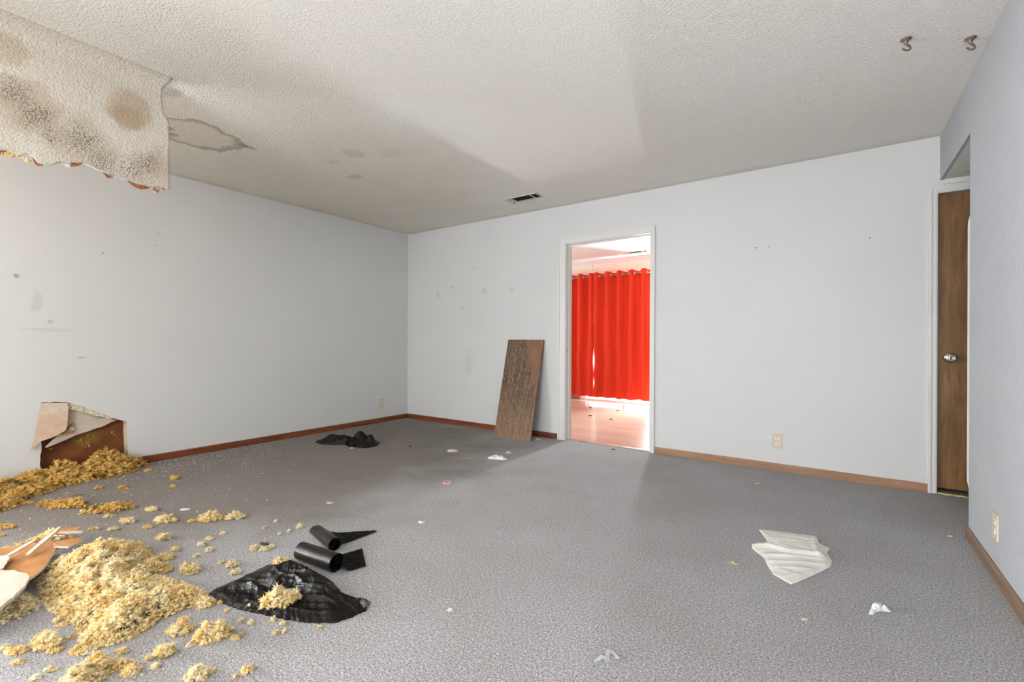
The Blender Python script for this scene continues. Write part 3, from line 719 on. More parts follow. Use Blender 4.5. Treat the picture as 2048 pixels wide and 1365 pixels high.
def fluff_mesh(name, C, R, variants, rng, flat=0.75, floor=0.0):
    n = len(C); Rm = rand_rot(n, rng); Vs = []; Fs = []; off = 0
    pick = rng.integers(0, len(variants), n)
    st = 1 + rng.uniform(-0.3, 0.45, (n, 3))
    for i in range(n):
        v, f = variants[pick[i]]
        w = (v * st[i]) @ Rm[i].T * R[i]
        w[:, 2] *= flat
        w = w + C[i]
        if floor is not None: w[:, 2] = np.maximum(w[:, 2], floor + 0.0005)
        Vs.append(w); Fs.append(f + off); off += len(v)
    return raw_mesh(name, np.concatenate(Vs), np.concatenate(Fs))
def in_poly(P, poly):
    x, y = P[:, 0], P[:, 1]; ins = np.zeros(len(P), bool); j = len(poly) - 1
    for i in range(len(poly)):
        xi, yi = poly[i]; xj, yj = poly[j]
        c = ((yi > y) != (yj > y)) & (x < (xj - xi) * (y - yi) / (yj - yi + 1e-12) + xi); ins ^= c; j = i
    return ins
def poly_dist(P, poly):
    d = np.full(len(P), 9.0); Q = np.array(poly)
    for i in range(len(Q)):
        a, b = Q[i], Q[(i + 1) % len(Q)]; ab = b - a
        t = np.clip(((P - a) @ ab) / (ab @ ab), 0, 1)
        d = np.minimum(d, np.linalg.norm(P - a - t[:, None] * ab, axis=1))
    return d
def nz(P, s, seed):
    return np.array([mnoise.noise(Vector((p[0] * s + seed, p[1] * s - seed, seed * 1.7))) for p in P])
def pile(name, poly, hmax, width, n, r0, r1, variants, mat, label, seed, hfun=None, extra=0.0):
    rng = np.random.default_rng(seed); Q = np.array(poly)
    lo, hi = Q.min(0), Q.max(0); pts = []
    while sum(len(a) for a in pts) < n:
        P = rng.uniform(lo, hi, (n, 2)); P = P[in_poly(P, poly)]; pts.append(P)
    P = np.concatenate(pts)[:n]
    d = poly_dist(P, poly)
    h = hmax * (1 - np.exp(-d / width)) * (0.45 + 1.0 * (nz(P, 6, seed) * 0.5 + 0.5)) + (0.020 * nz(P, 17, seed + 3) + 0.012 * nz(P, 38, seed + 5)) * np.clip(d / 0.05, 0.3, 1)
    h = h - 0.035 * np.clip(1 - np.abs(nz(P, 9, seed + 11)) * 7, 0, 1) * np.clip(d / 0.04, 0, 1)
    if hfun is not None: h = h * hfun(P)
    R = rng.uniform(r0, r1, n) * (0.75 + 0.5 * np.clip(d / width, 0, 1))
    z = np.maximum(h - R * 0.3 + rng.normal(0, 0.006, n), R * 0.25)
    # some filling lower down so that no floor shows through
    C = np.column_stack([P, z]); k = n // 4
    C[:k, 2] *= rng.uniform(0.2, 0.7, k)
    me = fluff_mesh(name, C, R, variants, rng)
    o = link(name, me, mat)
    tag(o, label, 'insulation')
    return o
PB = [(1.787, -3.749), (1.772, -3.68), (1.765, -3.545), (1.80, -3.44), (1.937, -3.42), (2.094, -3.449), (2.263, -3.425), (2.297, -3.492), (2.46, -3.475), (2.55, -3.44), (2.64, -3.431), (2.673, -3.486), (2.672, -3.606), (2.71, -3.665), (2.721, -3.702), (2.711, -3.761), (2.635, -3.824), (2.529, -3.795), (2.373, -3.809), (2.29, -3.825), (2.195, -3.828), (1.879, -3.806)]
pile('insulation_pile', PB, 0.10, 0.10, 9000, 0.004, 0.0105, VAR1, M_FLUFF, 'largest pile of fluffy yellow insulation, beside the crumpled black bag', 5)
PB2 = [(1.786, -3.934), (2.049, -3.843), (2.187, -3.834), (2.225, -3.85), (2.250, -3.892), (2.243, -3.947), (2.216, -4.05), (2.0, -4.12), (1.75, -4.05)]
pile('insulation_pile', PB2, 0.06, 0.05, 1500, 0.005, 0.010, VAR1, M_FLUFFPALE, 'insulation heap propping up the cream drywall slab at left edge', 6)
PB3 = [(1.25, -4.05), (1.383, -3.874), (1.405, -3.799), (1.378, -3.721), (1.340, -3.663), (1.334, -3.612), (1.47, -3.60), (1.556, -3.645), (1.56, -3.706), (1.53, -3.794), (1.513, -3.888), (1.45, -4.05)]
pile('insulation_pile', PB3, 0.05, 0.05, 900, 0.006, 0.011, VAR1, M_FLUFF, 'low ridge of insulation behind the splintered drywall scraps', 8)
PC = [(2.835, -3.93), (2.796, -3.887), (2.766, -3.836), (2.765, -3.80), (2.835, -3.760), (2.876, -3.735), (2.872, -3.752), (2.875, -3.797), (2.90, -3.838), (2.92, -3.865), (2.90, -3.95)]
pile('insulation_pile', PC, 0.05, 0.04, 1000, 0.004, 0.0075, VAR1, M_FLUFF, 'oblong insulation pile at the bottom edge, nearest the viewer', 9)
PA = [(0.004, -2.90), (0.07, -2.86), (0.16, -2.90), (0.25, -3.0), (0.30, -3.1), (0.30, -3.3), (0.33, -3.45), (0.42, -3.52), (0.45, -3.60), (0.62, -3.68), (0.68, -3.78), (0.72, -4.0), (0.5, -4.35), (0.004, -4.3), (0.004, -3.5), (-0.095, -3.45), (-0.095, -2.99), (0.004, -2.96)]
def hA(P):
    return np.clip(0.35 + 0.95 * np.exp(-np.maximum(P[:, 0] - 0.02, 0) / 0.16) * np.exp(-((P[:, 1] + 3.18) / 0.34) ** 2) + 0.25 * (P[:, 1] < -3.5), 0, 1.4)
pile('insulation_pile', PA, 0.125, 0.05, 3800, 0.007, 0.015, VAR1, M_FLUFFDIRT, 'soiled golden insulation spilling along the wall from the hole', 10, hA)

# separate clumps on the carpet: x, y, width, height
CL = [(0.716, -2.898, 0.073, 0.044), (0.925, -2.975, 0.045, 0.031), (0.316, -2.93, 0.054, 0.035), (0.691, -3.19, 0.096, 0.034), (0.563, -3.283, 0.058, 0.034), (0.806, -3.5, 0.322, 0.092), (1.131, -3.375, 0.274, 0.077), (1.331, -3.225, 0.093, 0.039), (1.266, -3.404, 0.066, 0.026), (1.443, -3.367, 0.106, 0.042), (1.598, -3.241, 0.14, 0.062), (1.78, -3.084, 0.136, 0.079), (1.723, -3.155, 0.051, 0.025), (1.862, -2.99, 0.109, 0.057), (1.632, -3.332, 0.06, 0.024), (1.513, -3.446, 0.054, 0.027), (1.01, -3.773, 0.108, 0.032), (1.146, -3.807, 0.036, 0.021), (0.572, -3.618, 0.093, 0.025), (1.861, -3.336, 0.077, 0.049), (2.047, -3.129, 0.037, 0.024), (2.056, -3.199, 0.056, 0.023), (1.426, -3.506, 0.07, 0.024), (2.103, -3.258, 0.052, 0.03), (2.205, -3.257, 0.041, 0.034), (2.063, -3.353, 0.063, 0.027), (2.126, -3.412, 0.098, 0.042), (2.219, -3.317, 0.033, 0.026), (2.352, -3.393, 0.11, 0.057), (2.45, -3.265, 0.059, 0.038), (2.277, -3.458, 0.055, 0.026), (2.525, -3.88, 0.113, 0.067), (2.379, -3.823, 0.036, 0.022), (2.429, -3.824, 0.043, 0.018), (2.497, -3.946, 0.081, 0.033), (2.439, -3.959, 0.03, 0.017), (2.595, -3.874, 0.055, 0.02), (2.549, -3.822, 0.026, 0.015), (2.575, -3.952, 0.044, 0.019), (2.67, -3.821, 0.095, 0.029), (2.917, -3.759, 0.058, 0.04), (2.902, -3.668, 0.073, 0.049), (2.886, -3.706, 0.027, 0.016), (2.948, -3.708, 0.034, 0.019), (2.808, -3.591, 0.084, 0.066), (2.932, -3.536, 0.134, 0.079), (2.92, -3.603, 0.028, 0.017), (3.007, -3.499, 0.029, 0.02), (3.108, -3.655, 0.075, 0.045), (3.113, -3.621, 0.025, 0.025), (3.195, -3.585, 0.017, 0.011), (2.705, -3.9, 0.046, 0.018), (2.716, -3.934, 0.033, 0.018), (2.364, -3.127, 0.034, 0.039), (2.409, -3.099, 0.058, 0.029), (2.406, -3.061, 0.037, 0.022), (2.289, -2.85, 0.033, 0.033), (2.291, -2.959, 0.024, 0.021), (2.29, -2.91, 0.019, 0.019), (2.147, -2.967, 0.022, 0.022), (2.105, -2.882, 0.022, 0.02), (2.384, -3.283, 0.03, 0.018), (2.536, -3.287, 0.052, 0.031), (2.698, -3.468, 0.069, 0.054), (2.624, -3.373, 0.019, 0.014), (2.916, -3.44, 0.02, 0.018), (2.96, -3.426, 0.023, 0.022), (3.003, -3.367, 0.016, 0.024), (3.056, -3.362, 0.025, 0.018), (3.088, -3.403, 0.028, 0.014), (3.105, -3.384, 0.016, 0.014), (3.183, -3.298, 0.018, 0.014), (2.997, -3.5, 0.024, 0.021), (3.002, -3.481, 0.017, 0.014), (2.808, -3.442, 0.021, 0.015), (3.201, -3.551, 0.043, 0.031), (2.94, -3.707, 0.016, 0.013), (0.26, -3.494, 0.048, 0.027), (0.845, -3.427, 0.044, 0.022), (1.841, -3.426, 0.05, 0.022), (2.777, -3.744, 0.049, 0.023), (0.832, -3.571, 0.036, 0.018), (2.441, -3.491, 0.029, 0.017), (2.557, -3.491, 0.024, 0.016), (2.73, -3.432, 0.023, 0.016)]
BIG = {5: 'long soiled insulation clump lying just below the wall-side pile, left one', 6: 'long soiled insulation clump just below the wall-side pile, right one',
       10: 'yellow insulation clump between the wall-side pile and the light strip, rounded', 11: 'plump yellow insulation clump with a tail, at the edge of the light strip',
       13: 'two-lobed yellow clump farthest right along the dim carpet edge', 9: 'small yellow clump left of the rounded clump on the dim carpet',
       28: 'greyish yellow clump at the far right tip of the largest pile', 29: 'pale clump in the light strip left of the rolled bags',
       31: 'rounded yellow clump in front of the cream drywall slab', 45: 'large ragged yellow clump in front of the crumpled black bag',
       44: 'fluffy clump between the largest pile and the ragged clump', 41: 'spiky forked clump in front of the largest pile',
       40: 'ragged clump right of the nearest oblong pile', 48: 'yellow clump at the bottom edge below the black bag, left one',
       75: 'small yellow clump at the bottom edge, farthest right', 16: 'flat orange-yellow clump at the left edge of the photo',
       34: 'streaky clump at the lower left edge of the photo', 63: 'pale clump touching the left tip of the crumpled black bag', 39: 'flat clump between the largest and the nearest pile',
       54: 'pale double tuft just behind the crumpled black bag', 53: 'round pale tuft standing behind the crumpled black bag', 0: 'brown-tinged tuft standing alone right of the wall-side pile',
       1: 'small tuft below the brown-tinged one right of the wall-side pile', 19: 'tuft just beyond the back edge of the largest pile'}
def clump(name, x, y, w, h, mat, label, group, seed, zb=0.0, az=None, lump=None):
    rng = np.random.default_rng(seed)
    r = lump or max(0.0032, min(0.0085, h * 0.15))
    n = int(max(8, min(260, 1.5 * (w / r) * (h / r) * 0.6)))
    t = rng.normal(size=(n, 3)); t /= np.linalg.norm(t, axis=1)[:, None]; t *= rng.uniform(0.25, 1, (n, 1)) ** 0.5
    bend = rng.uniform(-0.35, 0.35)
    cx = t[:, 0] * (w / 2 - r * 0.6); cy = t[:, 1] * max(h * 0.55, w * 0.22) + bend * (t[:, 0] ** 2) * w * 0.4
    cy *= 1 - 0.5 * np.abs(t[:, 0]) * rng.uniform(0.3, 1)
    prof = 0.5 + 0.6 * np.array([mnoise.noise(Vector((a * 2.2, seed * 1.3, 0))) for a in t[:, 0]])
    cz = np.abs(t[:, 2]) * h * 0.62 * np.clip(prof + 0.35, 0.25, 1.2) + r * 0.2
    a = yaw + (rng.uniform(-0.45, 0.6) if az is None else az)
    X = x + cx * math.cos(a) - cy * math.sin(a); Y = y + cx * math.sin(a) + cy * math.cos(a)
    Cc = np.column_stack([X, Y, cz]); Rr = rng.uniform(0.7, 1.35, n) * r
    me = fluff_mesh(name, Cc, Rr, VAR1, rng, 0.9)
    o = link(name, me, mat); o.location.z = zb
    tag(o, label, 'insulation', group); return o
def zone(x, y):
    if x < 1.62 and y > -3.9 and x < 1.62: return 'small insulation tuft on dim carpet below the wall-side pile', 'tufts near the wall-side pile'
    if y > -3.33 and x < 2.62: return 'small pale tuft in light strip behind the black bag', 'tufts in the light strip'
    if x < 2.62 and y > -3.52: return 'small insulation tuft along back edge of largest pile', 'tufts behind the largest pile'
    if y > -3.52: return 'small insulation tuft in front of the black bag', 'tufts in front of the black bag'
    return 'small insulation tuft in front of the largest pile', 'tufts in front of the largest pile'
ORD = ['leftmost', 'second', 'third', 'fourth', 'fifth', 'sixth', 'seventh', 'eighth', 'ninth', 'tenth', 'eleventh', 'twelfth', 'thirteenth', 'fourteenth', 'fifteenth', 'sixteenth', 'seventeenth', 'eighteenth']
def ordinal(k): return 'leftmost of its row' if k == 0 else ORD[k] + ' from the left'
def side(x, y):
    v = Vector((x, y, 0)) - cam.location; return v.dot(rt) / v.dot(fw)
members = {}
for i, (x, y, w, h) in enumerate(CL):
    if i not in BIG: members.setdefault(zone(x, y), []).append((side(x, y), i))
RANK = {i: k for v in members.values() for k, (_, i) in enumerate(sorted(v))}
for i, (x, y, w, h) in enumerate(CL):
    mt = M_FLUFFDIRT if x < 1.25 else (M_FLUFFPALE if (y > -3.33 and x > 2.1 and x < 2.62) or i in (51, 52) else M_FLUFF)
    if i in BIG: lab, gr = BIG[i], None
    else:
        lab, gr = zone(x, y); lab = lab + ', ' + ordinal(RANK[i])
    clump('insulation_clump', x, y, w, h, mt, lab, gr, 100 + i)
# crumbs: too many and too small to count
def crumbs(name, n, fx, mats, s0, s1, label, seed):
    rng = np.random.default_rng(seed); V = []; F = []
    base = np.array([(1, 0, 0), (-1, 0, 0), (0, 1, 0), (0, -1, 0), (0, 0, 1), (0, 0, -1)], float)
    ft = np.array([(0, 2, 4), (2, 1, 4), (1, 3, 4), (3, 0, 4), (2, 0, 5), (1, 2, 5), (3, 1, 5), (0, 3, 5)])
    P = fx(rng, n); Rm = rand_rot(len(P), rng)
    for i in range(len(P)):
        s = rng.uniform(s0, s1); w = (base * rng.uniform(0.4, 1.4, (6, 1)) * np.array([1, 0.7, 0.45])) @ Rm[i].T * s
        w[:, 2] = np.maximum(w[:, 2] + s * 0.25, 0.0003); w[:, :2] += P[i]
        V.append(w); F.append(ft + 6 * i)
    me = raw_mesh(name, np.concatenate(V), np.concatenate(F))
    o = link(name, me, mats); tag(o, label, 'debris', None, 'stuff'); return o
def f_wall(rng, n):
    a = np.column_stack([np.abs(rng.normal(0, 0.55, n)) + 0.03, rng.uniform(-3.6, -1.9, n)])
    a[: n // 2] = np.column_stack([np.abs(rng.normal(0.1, 0.28, n // 2)) + 0.03, rng.normal(-2.75, 0.28, n // 2)])
    return a
crumbs('plaster_crumbs', 900, f_wall, M_GYPWHITE, 0.002, 0.0065, 'white plaster crumbs strewn along the left wall beside the hole', 31)
crumbs('insulation_crumbs', 700, lambda r, n: np.column_stack([r.uniform(0.3, 3.1, n), r.normal(-3.45, 0.3, n)]), M_FLUFF, 0.002, 0.007, 'tiny yellow insulation crumbs scattered around the piles', 32)
crumbs('carpet_lint', 240, lambda r, n: np.column_stack([r.uniform(0.1, 5.2, n), r.uniform(-4.0, -0.1, n)]), M_GYPWHITE, 0.0012, 0.0035, 'white lint specks scattered over the carpet', 33)

# ------------------------------------------------------------------ hanging ceiling sheet
CFB = [(-4.60, 1.90), (-4.3, 1.84), (-4.1, 1.87), (-3.95, 1.85), (-3.884, 1.855), (-3.838, 1.864), (-3.788, 1.863), (-3.764, 1.836), (-3.722, 1.836), (-3.686, 1.863), (-3.598, 1.884), (-3.522, 1.858), (-3.466, 1.854), (-3.415, 1.843), (-3.35, 1.84), (-3.294, 1.85), (-3.20, 1.858)]
CFR = [(1.80, -3.253), (2.0, -3.256), (2.225, -3.257), (2.262, -3.280), (2.30, -3.286), (2.40, -3.286), (2.42, -3.268), (2.44, -3.262)]
def interp(tab, x):
    for (a, b), (c, d) in zip(tab, tab[1:]):
        if a <= x <= c: return b + (d - b) * (x - a) / (c - a)
    return tab[0][1] if x < tab[0][0] else tab[-1][1]
hs = empty('hanging_ceiling_sheet', (1.70, -3.9, 1.9)); tag(hs, 'stained mouldy textured ceiling sheet hanging down at upper left', 'drywall')
hs.location = (0, 0, 0)
RB = 0.085
def sheet_pt(u, t, off):
    """u along the hinge, t down the sheet, off = thickness"""
    zb = 1.84
    z = 2.0; Yr = -3.26
    for it in range(3):
        Y = -4.60 + (Yr + 4.60) * u
        zb = interp(CFB, Y) + 0.004 * mnoise.noise(Vector((Y * 60, 3, 0))) + 0.007 * mnoise.noise(Vector((Y * 25, 9, 0)))
        arc = RB * PI / 2; flat = (H - RB) - zb; s = t * (arc + flat)
        if s < arc:
            a = s / RB; X = 1.74 - RB * math.sin(a); z = H - RB * (1 - math.cos(a)); nx, nzv = math.sin(a), -math.cos(a)
            nx, nzv = math.sin(a), -math.cos(a)
        else:
            X = 1.74 - RB; z = H - RB - (s - arc); nx, nzv = 1.0, 0.0
        Yr = interp(CFR, z) + 0.0025 * mnoise.noise(Vector((z * 45, 1, 0)))
    bulge = 0.020 * math.sin(t * PI) * (0.5 + mnoise.noise(Vector((Y * 2.0, t * 1.5, 5)))) + 0.03 * t * (Y + 3.9)
    X += bulge * (0 if t < 0.1 else min(1, (t - 0.1) / 0.2))
    return Vector((X - nx * off, Y, z - nzv * off))
def build_sheet():
    NU, NT = 150, 60
    bm = bmesh.new()
    A = [[bm.verts.new(sheet_pt(i / NU, j / NT, 0.0)) for j in range(NT + 1)] for i in range(NU + 1)]
    B = [[bm.verts.new(sheet_pt(i / NU, j / NT, 0.0125)) for j in range(NT + 1)] for i in range(NU + 1)]
    for i in range(NU):
        for j in range(NT):
            bm.faces.new((A[i][j], A[i + 1][j], A[i + 1][j + 1], A[i][j + 1]))
            f = bm.faces.new((B[i][j], B[i][j + 1], B[i + 1][j + 1], B[i + 1][j])); f.material_index = 1
    for i in range(NU):
        f = bm.faces.new((A[i][NT], A[i + 1][NT], B[i + 1][NT], B[i][NT])); f.material_index = 2
    for j in range(NT):
        for I in (0, NU):
            f = bm.faces.new((A[I][j], A[I][j + 1], B[I][j + 1], B[I][j])); f.material_index = 2
    o = fin('sheet', bm, [M_FLAP, M_BROWNPAPER, M_GYPWHITE], hs, True)
    return o
build_sheet()
rs = random.Random(4)
def rag_strip(Y0, Y1, drop, mat, name, seed, off=0.006):
    """torn paper hanging below the lower edge"""
    bm = bmesh.new(); k = max(4, int((Y1 - Y0) / 0.006)); A = []; B = []; q = random.Random(seed)
    for i in range(k + 1):
        Y = Y0 + (Y1 - Y0) * i / k; u = (Y + 4.60) / (-3.255 + 4.60)
        p = sheet_pt(min(u, 1), 1.0, off)
        e = math.sin(PI * i / k) ** 0.6
        A.append(bm.verts.new((p.x, p.y, p.z + 0.006))); B.append(bm.verts.new((p.x + q.uniform(-.004, .006), p.y + q.uniform(-.003, .003), p.z - drop * e * q.uniform(0.55, 1.0))))
    for i in range(k): bm.faces.new((A[i], A[i + 1], B[i + 1], B[i]))
    bmesh.ops.solidify(bm, geom=bm.faces[:], thickness=0.0012)
    return fin(name, bm, mat, hs)
for n_, (a, b, d, m_) in enumerate([(-3.79, -3.745, 0.016, M_BROWNPAPER), (-3.66, -3.61, 0.022, M_BROWNPAPER), (-3.535, -3.49, 0.018, M_BROWNPAPER), (-3.44, -3.34, 0.026, M_BROWNPAPER), (-3.33, -3.295, 0.034, M_BROWNPAPER),
                                    (-3.69, -3.65, 0.02, M_GYPWHITE), (-3.51, -3.47, 0.012, M_GYPWHITE), (-3.325, -3.30, 0.022, M_GYPWHITE), (-3.90, -3.86, 0.02, M_BROWNPAPER)]):
    rag_strip(a, b, d, m_, 'torn_paper', 40 + n_, 0.004 if m_ is M_GYPWHITE else 0.009)
def hang_fluff(Y, z, s, seed, n=10):
    rng = np.random.default_rng(seed)
    Cc = np.column_stack([1.645 + rng.normal(0, 0.005, n), Y + rng.normal(0, s, n), z + rng.normal(0, s * 0.5, n)])
    o = link('insulation_shred', fluff_mesh('insulation_shred', Cc, rng.uniform(0.003, 0.007, n), VAR2, rng, 1.0, None), M_FLUFF, hs); return o
hang_fluff(-3.845, 1.850, 0.016, 1, 16); hang_fluff(-3.895, 1.838, 0.012, 2, 10); hang_fluff(-3.305, 1.826, 0.007, 3, 9); hang_fluff(-3.80, 1.845, 0.01, 4, 7); hang_fluff(-3.275, 1.852, 0.005, 5, 5)

# ------------------------------------------------------------------ torn pieces at the wall hole
td = empty('torn_drywall', (0.0, -3.3, 0.2)); tag(td, 'torn drywall and paper hanging in the hole of the left wall', 'drywall'); td.location = (0, 0, 0)
def bent_sheet(name, pts, xf, th, mats, parent, sub=0.02, split=None):
    """outline pts (y,z) tessellated, lifted off the wall by xf(y,z), thickness th"""
    bm = bmesh.new()
    f = bm.faces.new([bm.verts.new((0, y, z)) for y, z in pts])
    ys = [p[0] for p in pts]; zs = [p[1] for p in pts]
    y = min(ys) + sub
    while y < max(ys):
        bmesh.ops.bisect_plane(bm, geom=bm.verts[:] + bm.edges[:] + bm.faces[:], plane_co=(0, y, 0), plane_no=(0, 1, 0)); y += sub
    z = min(zs) + sub
    while z < max(zs):
        bmesh.ops.bisect_plane(bm, geom=bm.verts[:] + bm.edges[:] + bm.faces[:], plane_co=(0, 0, z), plane_no=(0, 0, 1)); z += sub
    rr = random.Random(len(name))
    for e in bm.edges:
        if e.is_boundary and e.calc_length() > 0.004:
            for v in e.verts: pass
    for v in bm.verts:
        if v.is_boundary: v.co.y += rr.uniform(-.002, .002); v.co.z += rr.uniform(-.002, .002)
        v.co.x = xf(v.co.y, v.co.z)
    bmesh.ops.triangulate(bm, faces=bm.faces[:])
    if split is not None:
        for f in bm.faces:
            if f.calc_center_median().z > split: f.material_index = 1
    r = bmesh.ops.extrude_face_region(bm, geom=bm.faces[:])
    for v in r['geom']:
        if isinstance(v, bmesh.types.BMVert): v.co.x -= th
    return fin(name, bm, mats, parent)
FL1 = [(-3.473, 0.562), (-3.337, 0.550), (-3.328, 0.517), (-3.33, 0.483), (-3.34, 0.372), (-3.349, 0.349), (-3.381, 0.327), (-3.416, 0.311), (-3.453, 0.298), (-3.47, 0.294), (-3.494, 0.272), (-3.52, 0.237), (-3.529, 0.231), (-3.507, 0.321), (-3.488, 0.46), (-3.478, 0.501)]
def sc(pts, k, cy, cz): return [((a - cy) * k + cy, (b - cz) * k + cz) for a, b in pts]
bent_sheet('folded_flap', FL1, lambda y, z: 0.004 + 0.045 * max(0, min(1, (0.56 - z) / 0.30)) * (0.6 + 0.4 * (y + 3.53) / 0.2), 0.006, [M_TANPAPER, M_CREAMPAPER], td, 0.02, 0.484)['label'] = 'tan folded-down drywall flap with cream top'
SHT = [(-3.345, 0.508), (-3.236, 0.466), (-3.131, 0.408), (-3.035, 0.378), (-3.131, 0.336), (-3.18, 0.326), (-3.227, 0.312), (-3.283, 0.297), (-3.356, 0.265), (-3.44, 0.232), (-3.449, 0.240), (-3.42, 0.272), (-3.391, 0.302), (-3.363, 0.332), (-3.345, 0.371)]
bent_sheet('paper_sheet', SHT, lambda y, z: -0.008 - 0.030 * max(0, min(1, (z - 0.25) / 0.25)) - 0.012 * max(0, (y + 3.2) / 0.2), 0.002, [M_CREAMPAPER], td, 0.025)['label'] = 'cream triangular drywall paper'
GY = [(-3.334, 0.552), (-3.285, 0.527), (-3.228, 0.494), (-3.171, 0.464), (-3.099, 0.421), (-3.05, 0.392), (-3.10, 0.400), (-3.171, 0.428), (-3.228, 0.458), (-3.285, 0.486), (-3.330, 0.498)]
bent_sheet('broken_core', GY, lambda y, z: -0.004 - 0.02 * (0.55 - z) - 0.006 * abs(mnoise.noise(Vector((y * 40, z * 40, 0)))), 0.008, [M_GYPSUM], td, 0.008)['label'] = 'crumbly gypsum core along the break'
for k_, (pts, xx, mm) in enumerate([([(-3.352, 0.350), (-3.300, 0.400), (-3.318, 0.355), (-3.345, 0.340)], -0.003, M_DARKWOOD), ([(-3.37, 0.325), (-3.335, 0.352), (-3.30, 0.328), (-3.305, 0.318), (-3.35, 0.313)], 0.004, M_BROWNPAPER), ([(-3.335, 0.34), (-3.31, 0.37), (-3.285, 0.345), (-3.30, 0.335)], -0.006, M_TANPAPER)]):
    bent_sheet('paper_tongue', pts, lambda y, z, xx=xx: xx + 0.1 * (y + 3.36), 0.002, [mm], td, 0.02)
# insulation stuck to the backing board inside the hole
rng = np.random.default_rng(77)
spots = [(-3.21, 0.30, 0.012, 14), (-3.19, 0.265, 0.010, 9), (-3.235, 0.235, 0.012, 14), (-3.20, 0.205, 0.009, 10), (-3.05, 0.27, 0.006, 4), (-3.03, 0.255, 0.004, 4), (-3.40, 0.20, 0.004, 4), (-3.27, 0.245, 0.008, 7), (-3.10, 0.15, 0.012, 12)]
Cc = []; Rr = []
for y_, z_, s_, n_ in spots:
    for _ in range(n_): Cc.append((-0.102 + rng.uniform(0, 0.004), y_ + rng.normal(0, s_), z_ + rng.normal(0, s_ * 1.2))); Rr.append(rng.uniform(0.002, 0.006))
o = link('insulation_bits', fluff_mesh('insulation_bits', np.array(Cc), np.array(Rr), VAR2, rng, 1.0, None), M_FLUFFDIRT, td); o['kind'] = 'stuff'

# ------------------------------------------------------------------ drywall scraps on the floor at left
def slab(name, pts, zf, th, mats, label, cat='drywall', wav=0.004, seed=1, group=None):
    bm = bmesh.new(); bm.faces.new([bm.verts.new((x, y, 0)) for x, y in pts])
    xs = [p[0] for p in pts]; ys = [p[1] for p in pts]; step = max(max(xs) - min(xs), max(ys) - min(ys)) / 14
    for ax, lo, hi in ((0, min(xs), max(xs)), (1, min(ys), max(ys))):
        c = lo + step
        while c < hi:
            co = [0, 0, 0]; no = [0, 0, 0]; co[ax] = c; no[ax] = 1
            bmesh.ops.bisect_plane(bm, geom=bm.verts[:] + bm.edges[:] + bm.faces[:], plane_co=co, plane_no=no); c += step
    rr = random.Random(seed)
    for v in bm.verts:
        if v.is_boundary: v.co.x += rr.uniform(-.003, .003); v.co.y += rr.uniform(-.003, .003)
        v.co.z = zf(v.co.x, v.co.y) + wav * mnoise.noise(Vector((v.co.x * 11, v.co.y * 11, seed)))
    bmesh.ops.triangulate(bm, faces=bm.faces[:])
    bmesh.ops.recalc_face_normals(bm, faces=bm.faces[:])
    if bm.faces[0].normal.z < 0: bmesh.ops.reverse_faces(bm, faces=bm.faces[:])
    top = len(bm.faces)
    r = bmesh.ops.extrude_face_region(bm, geom=bm.faces[:])
    nv = [g for g in r['geom'] if isinstance(g, bmesh.types.BMVert)]
    for v in nv: v.co.z += th
    bm.faces.ensure_lookup_table()
    nf = {g for g in r['geom'] if isinstance(g, bmesh.types.BMFace)}
    if len(mats) > 1:
        for f in bm.faces:
            if f not in nf: f.material_index = 1
    return tag(fin(name, bm, mats), label, cat, group)
slab('drywall_scrap', [(1.46, -4.10), (1.54, -3.87), (1.60, -3.74), (1.655, -3.70), (1.73, -3.70), (1.82, -3.735), (1.93, -3.775), (2.035, -3.825), (2.075, -3.865), (1.99, -4.0), (1.92, -4.12)], lambda x, y: 0.050 + 0.02 * (x - 1.6), 0.010, [M_BROWNPAPER, M_GYPWHITE], 'brown paper-faced drywall sheet at the left edge, half buried in insulation', seed=3)
slab('drywall_scrap', [(1.93, -4.12), (1.975, -3.925), (2.02, -3.885), (2.09, -3.862), (2.135, -3.858), (2.20, -3.88), (2.27, -3.92), (2.36, -4.0), (2.3, -4.15)], lambda x, y: 0.085 + 0.05 * (2.2 - x), 0.013, [M_CREAMPAPER, M_GYPWHITE], 'cream drywall slab at the lower left edge with frayed rim', seed=4)
slab('drywall_scrap', [(1.66, -4.05), (1.70, -3.89), (1.735, -3.862), (1.80, -3.868), (1.88, -3.893), (1.93, -3.92), (1.90, -4.05)], lambda x, y: 0.069 + 0.02 * (x - 1.6), 0.008, [M_CREAMPAPER, M_GYPWHITE], 'small off-white scrap lying on the brown drywall sheet', seed=5)
def stick(a, b, wdt, th, mat, label, seed):
    a, b = Vector(a), Vector(b); d = (b - a).normalized(); s = d.cross(Vector((0, 0, 1))).normalized(); n = s.cross(d)
    bm = bmesh.new(); k = 8; R = []; q = random.Random(seed)
    for i in range(k + 1):
        t = i / k; c = a.lerp(b, t); w = wdt * (0.6 + 0.4 * math.sin(PI * min(1, max(0.08, t)))) * q.uniform(0.85, 1.1)
        R.append([bm.verts.new(c + s * w * u + n * th * v) for u, v in ((-.5, 0), (.5, 0), (.5, 1), (-.5, 1))])
    for p, r in zip(R, R[1:]):
        for i in range(4): bm.faces.new((p[i], p[(i + 1) % 4], r[(i + 1) % 4], r[i]))
    bm.faces.new(R[0]); bm.faces.new(R[-1])
    return tag(fin('splinter', bm, mat), label, 'debris', 'splinters on the brown drywall')
stick((1.735, -3.86, 0.075), (1.64, -3.765, 0.085), 0.022, 0.006, M_CREAMPAPER, 'short pale splinter at left on the brown drywall sheet', 1)
stick((1.79, -3.81, 0.075), (1.60, -3.672, 0.105), 0.022, 0.007, M_CREAMPAPER, 'longest pale splinter slanting across the brown drywall sheet', 2)
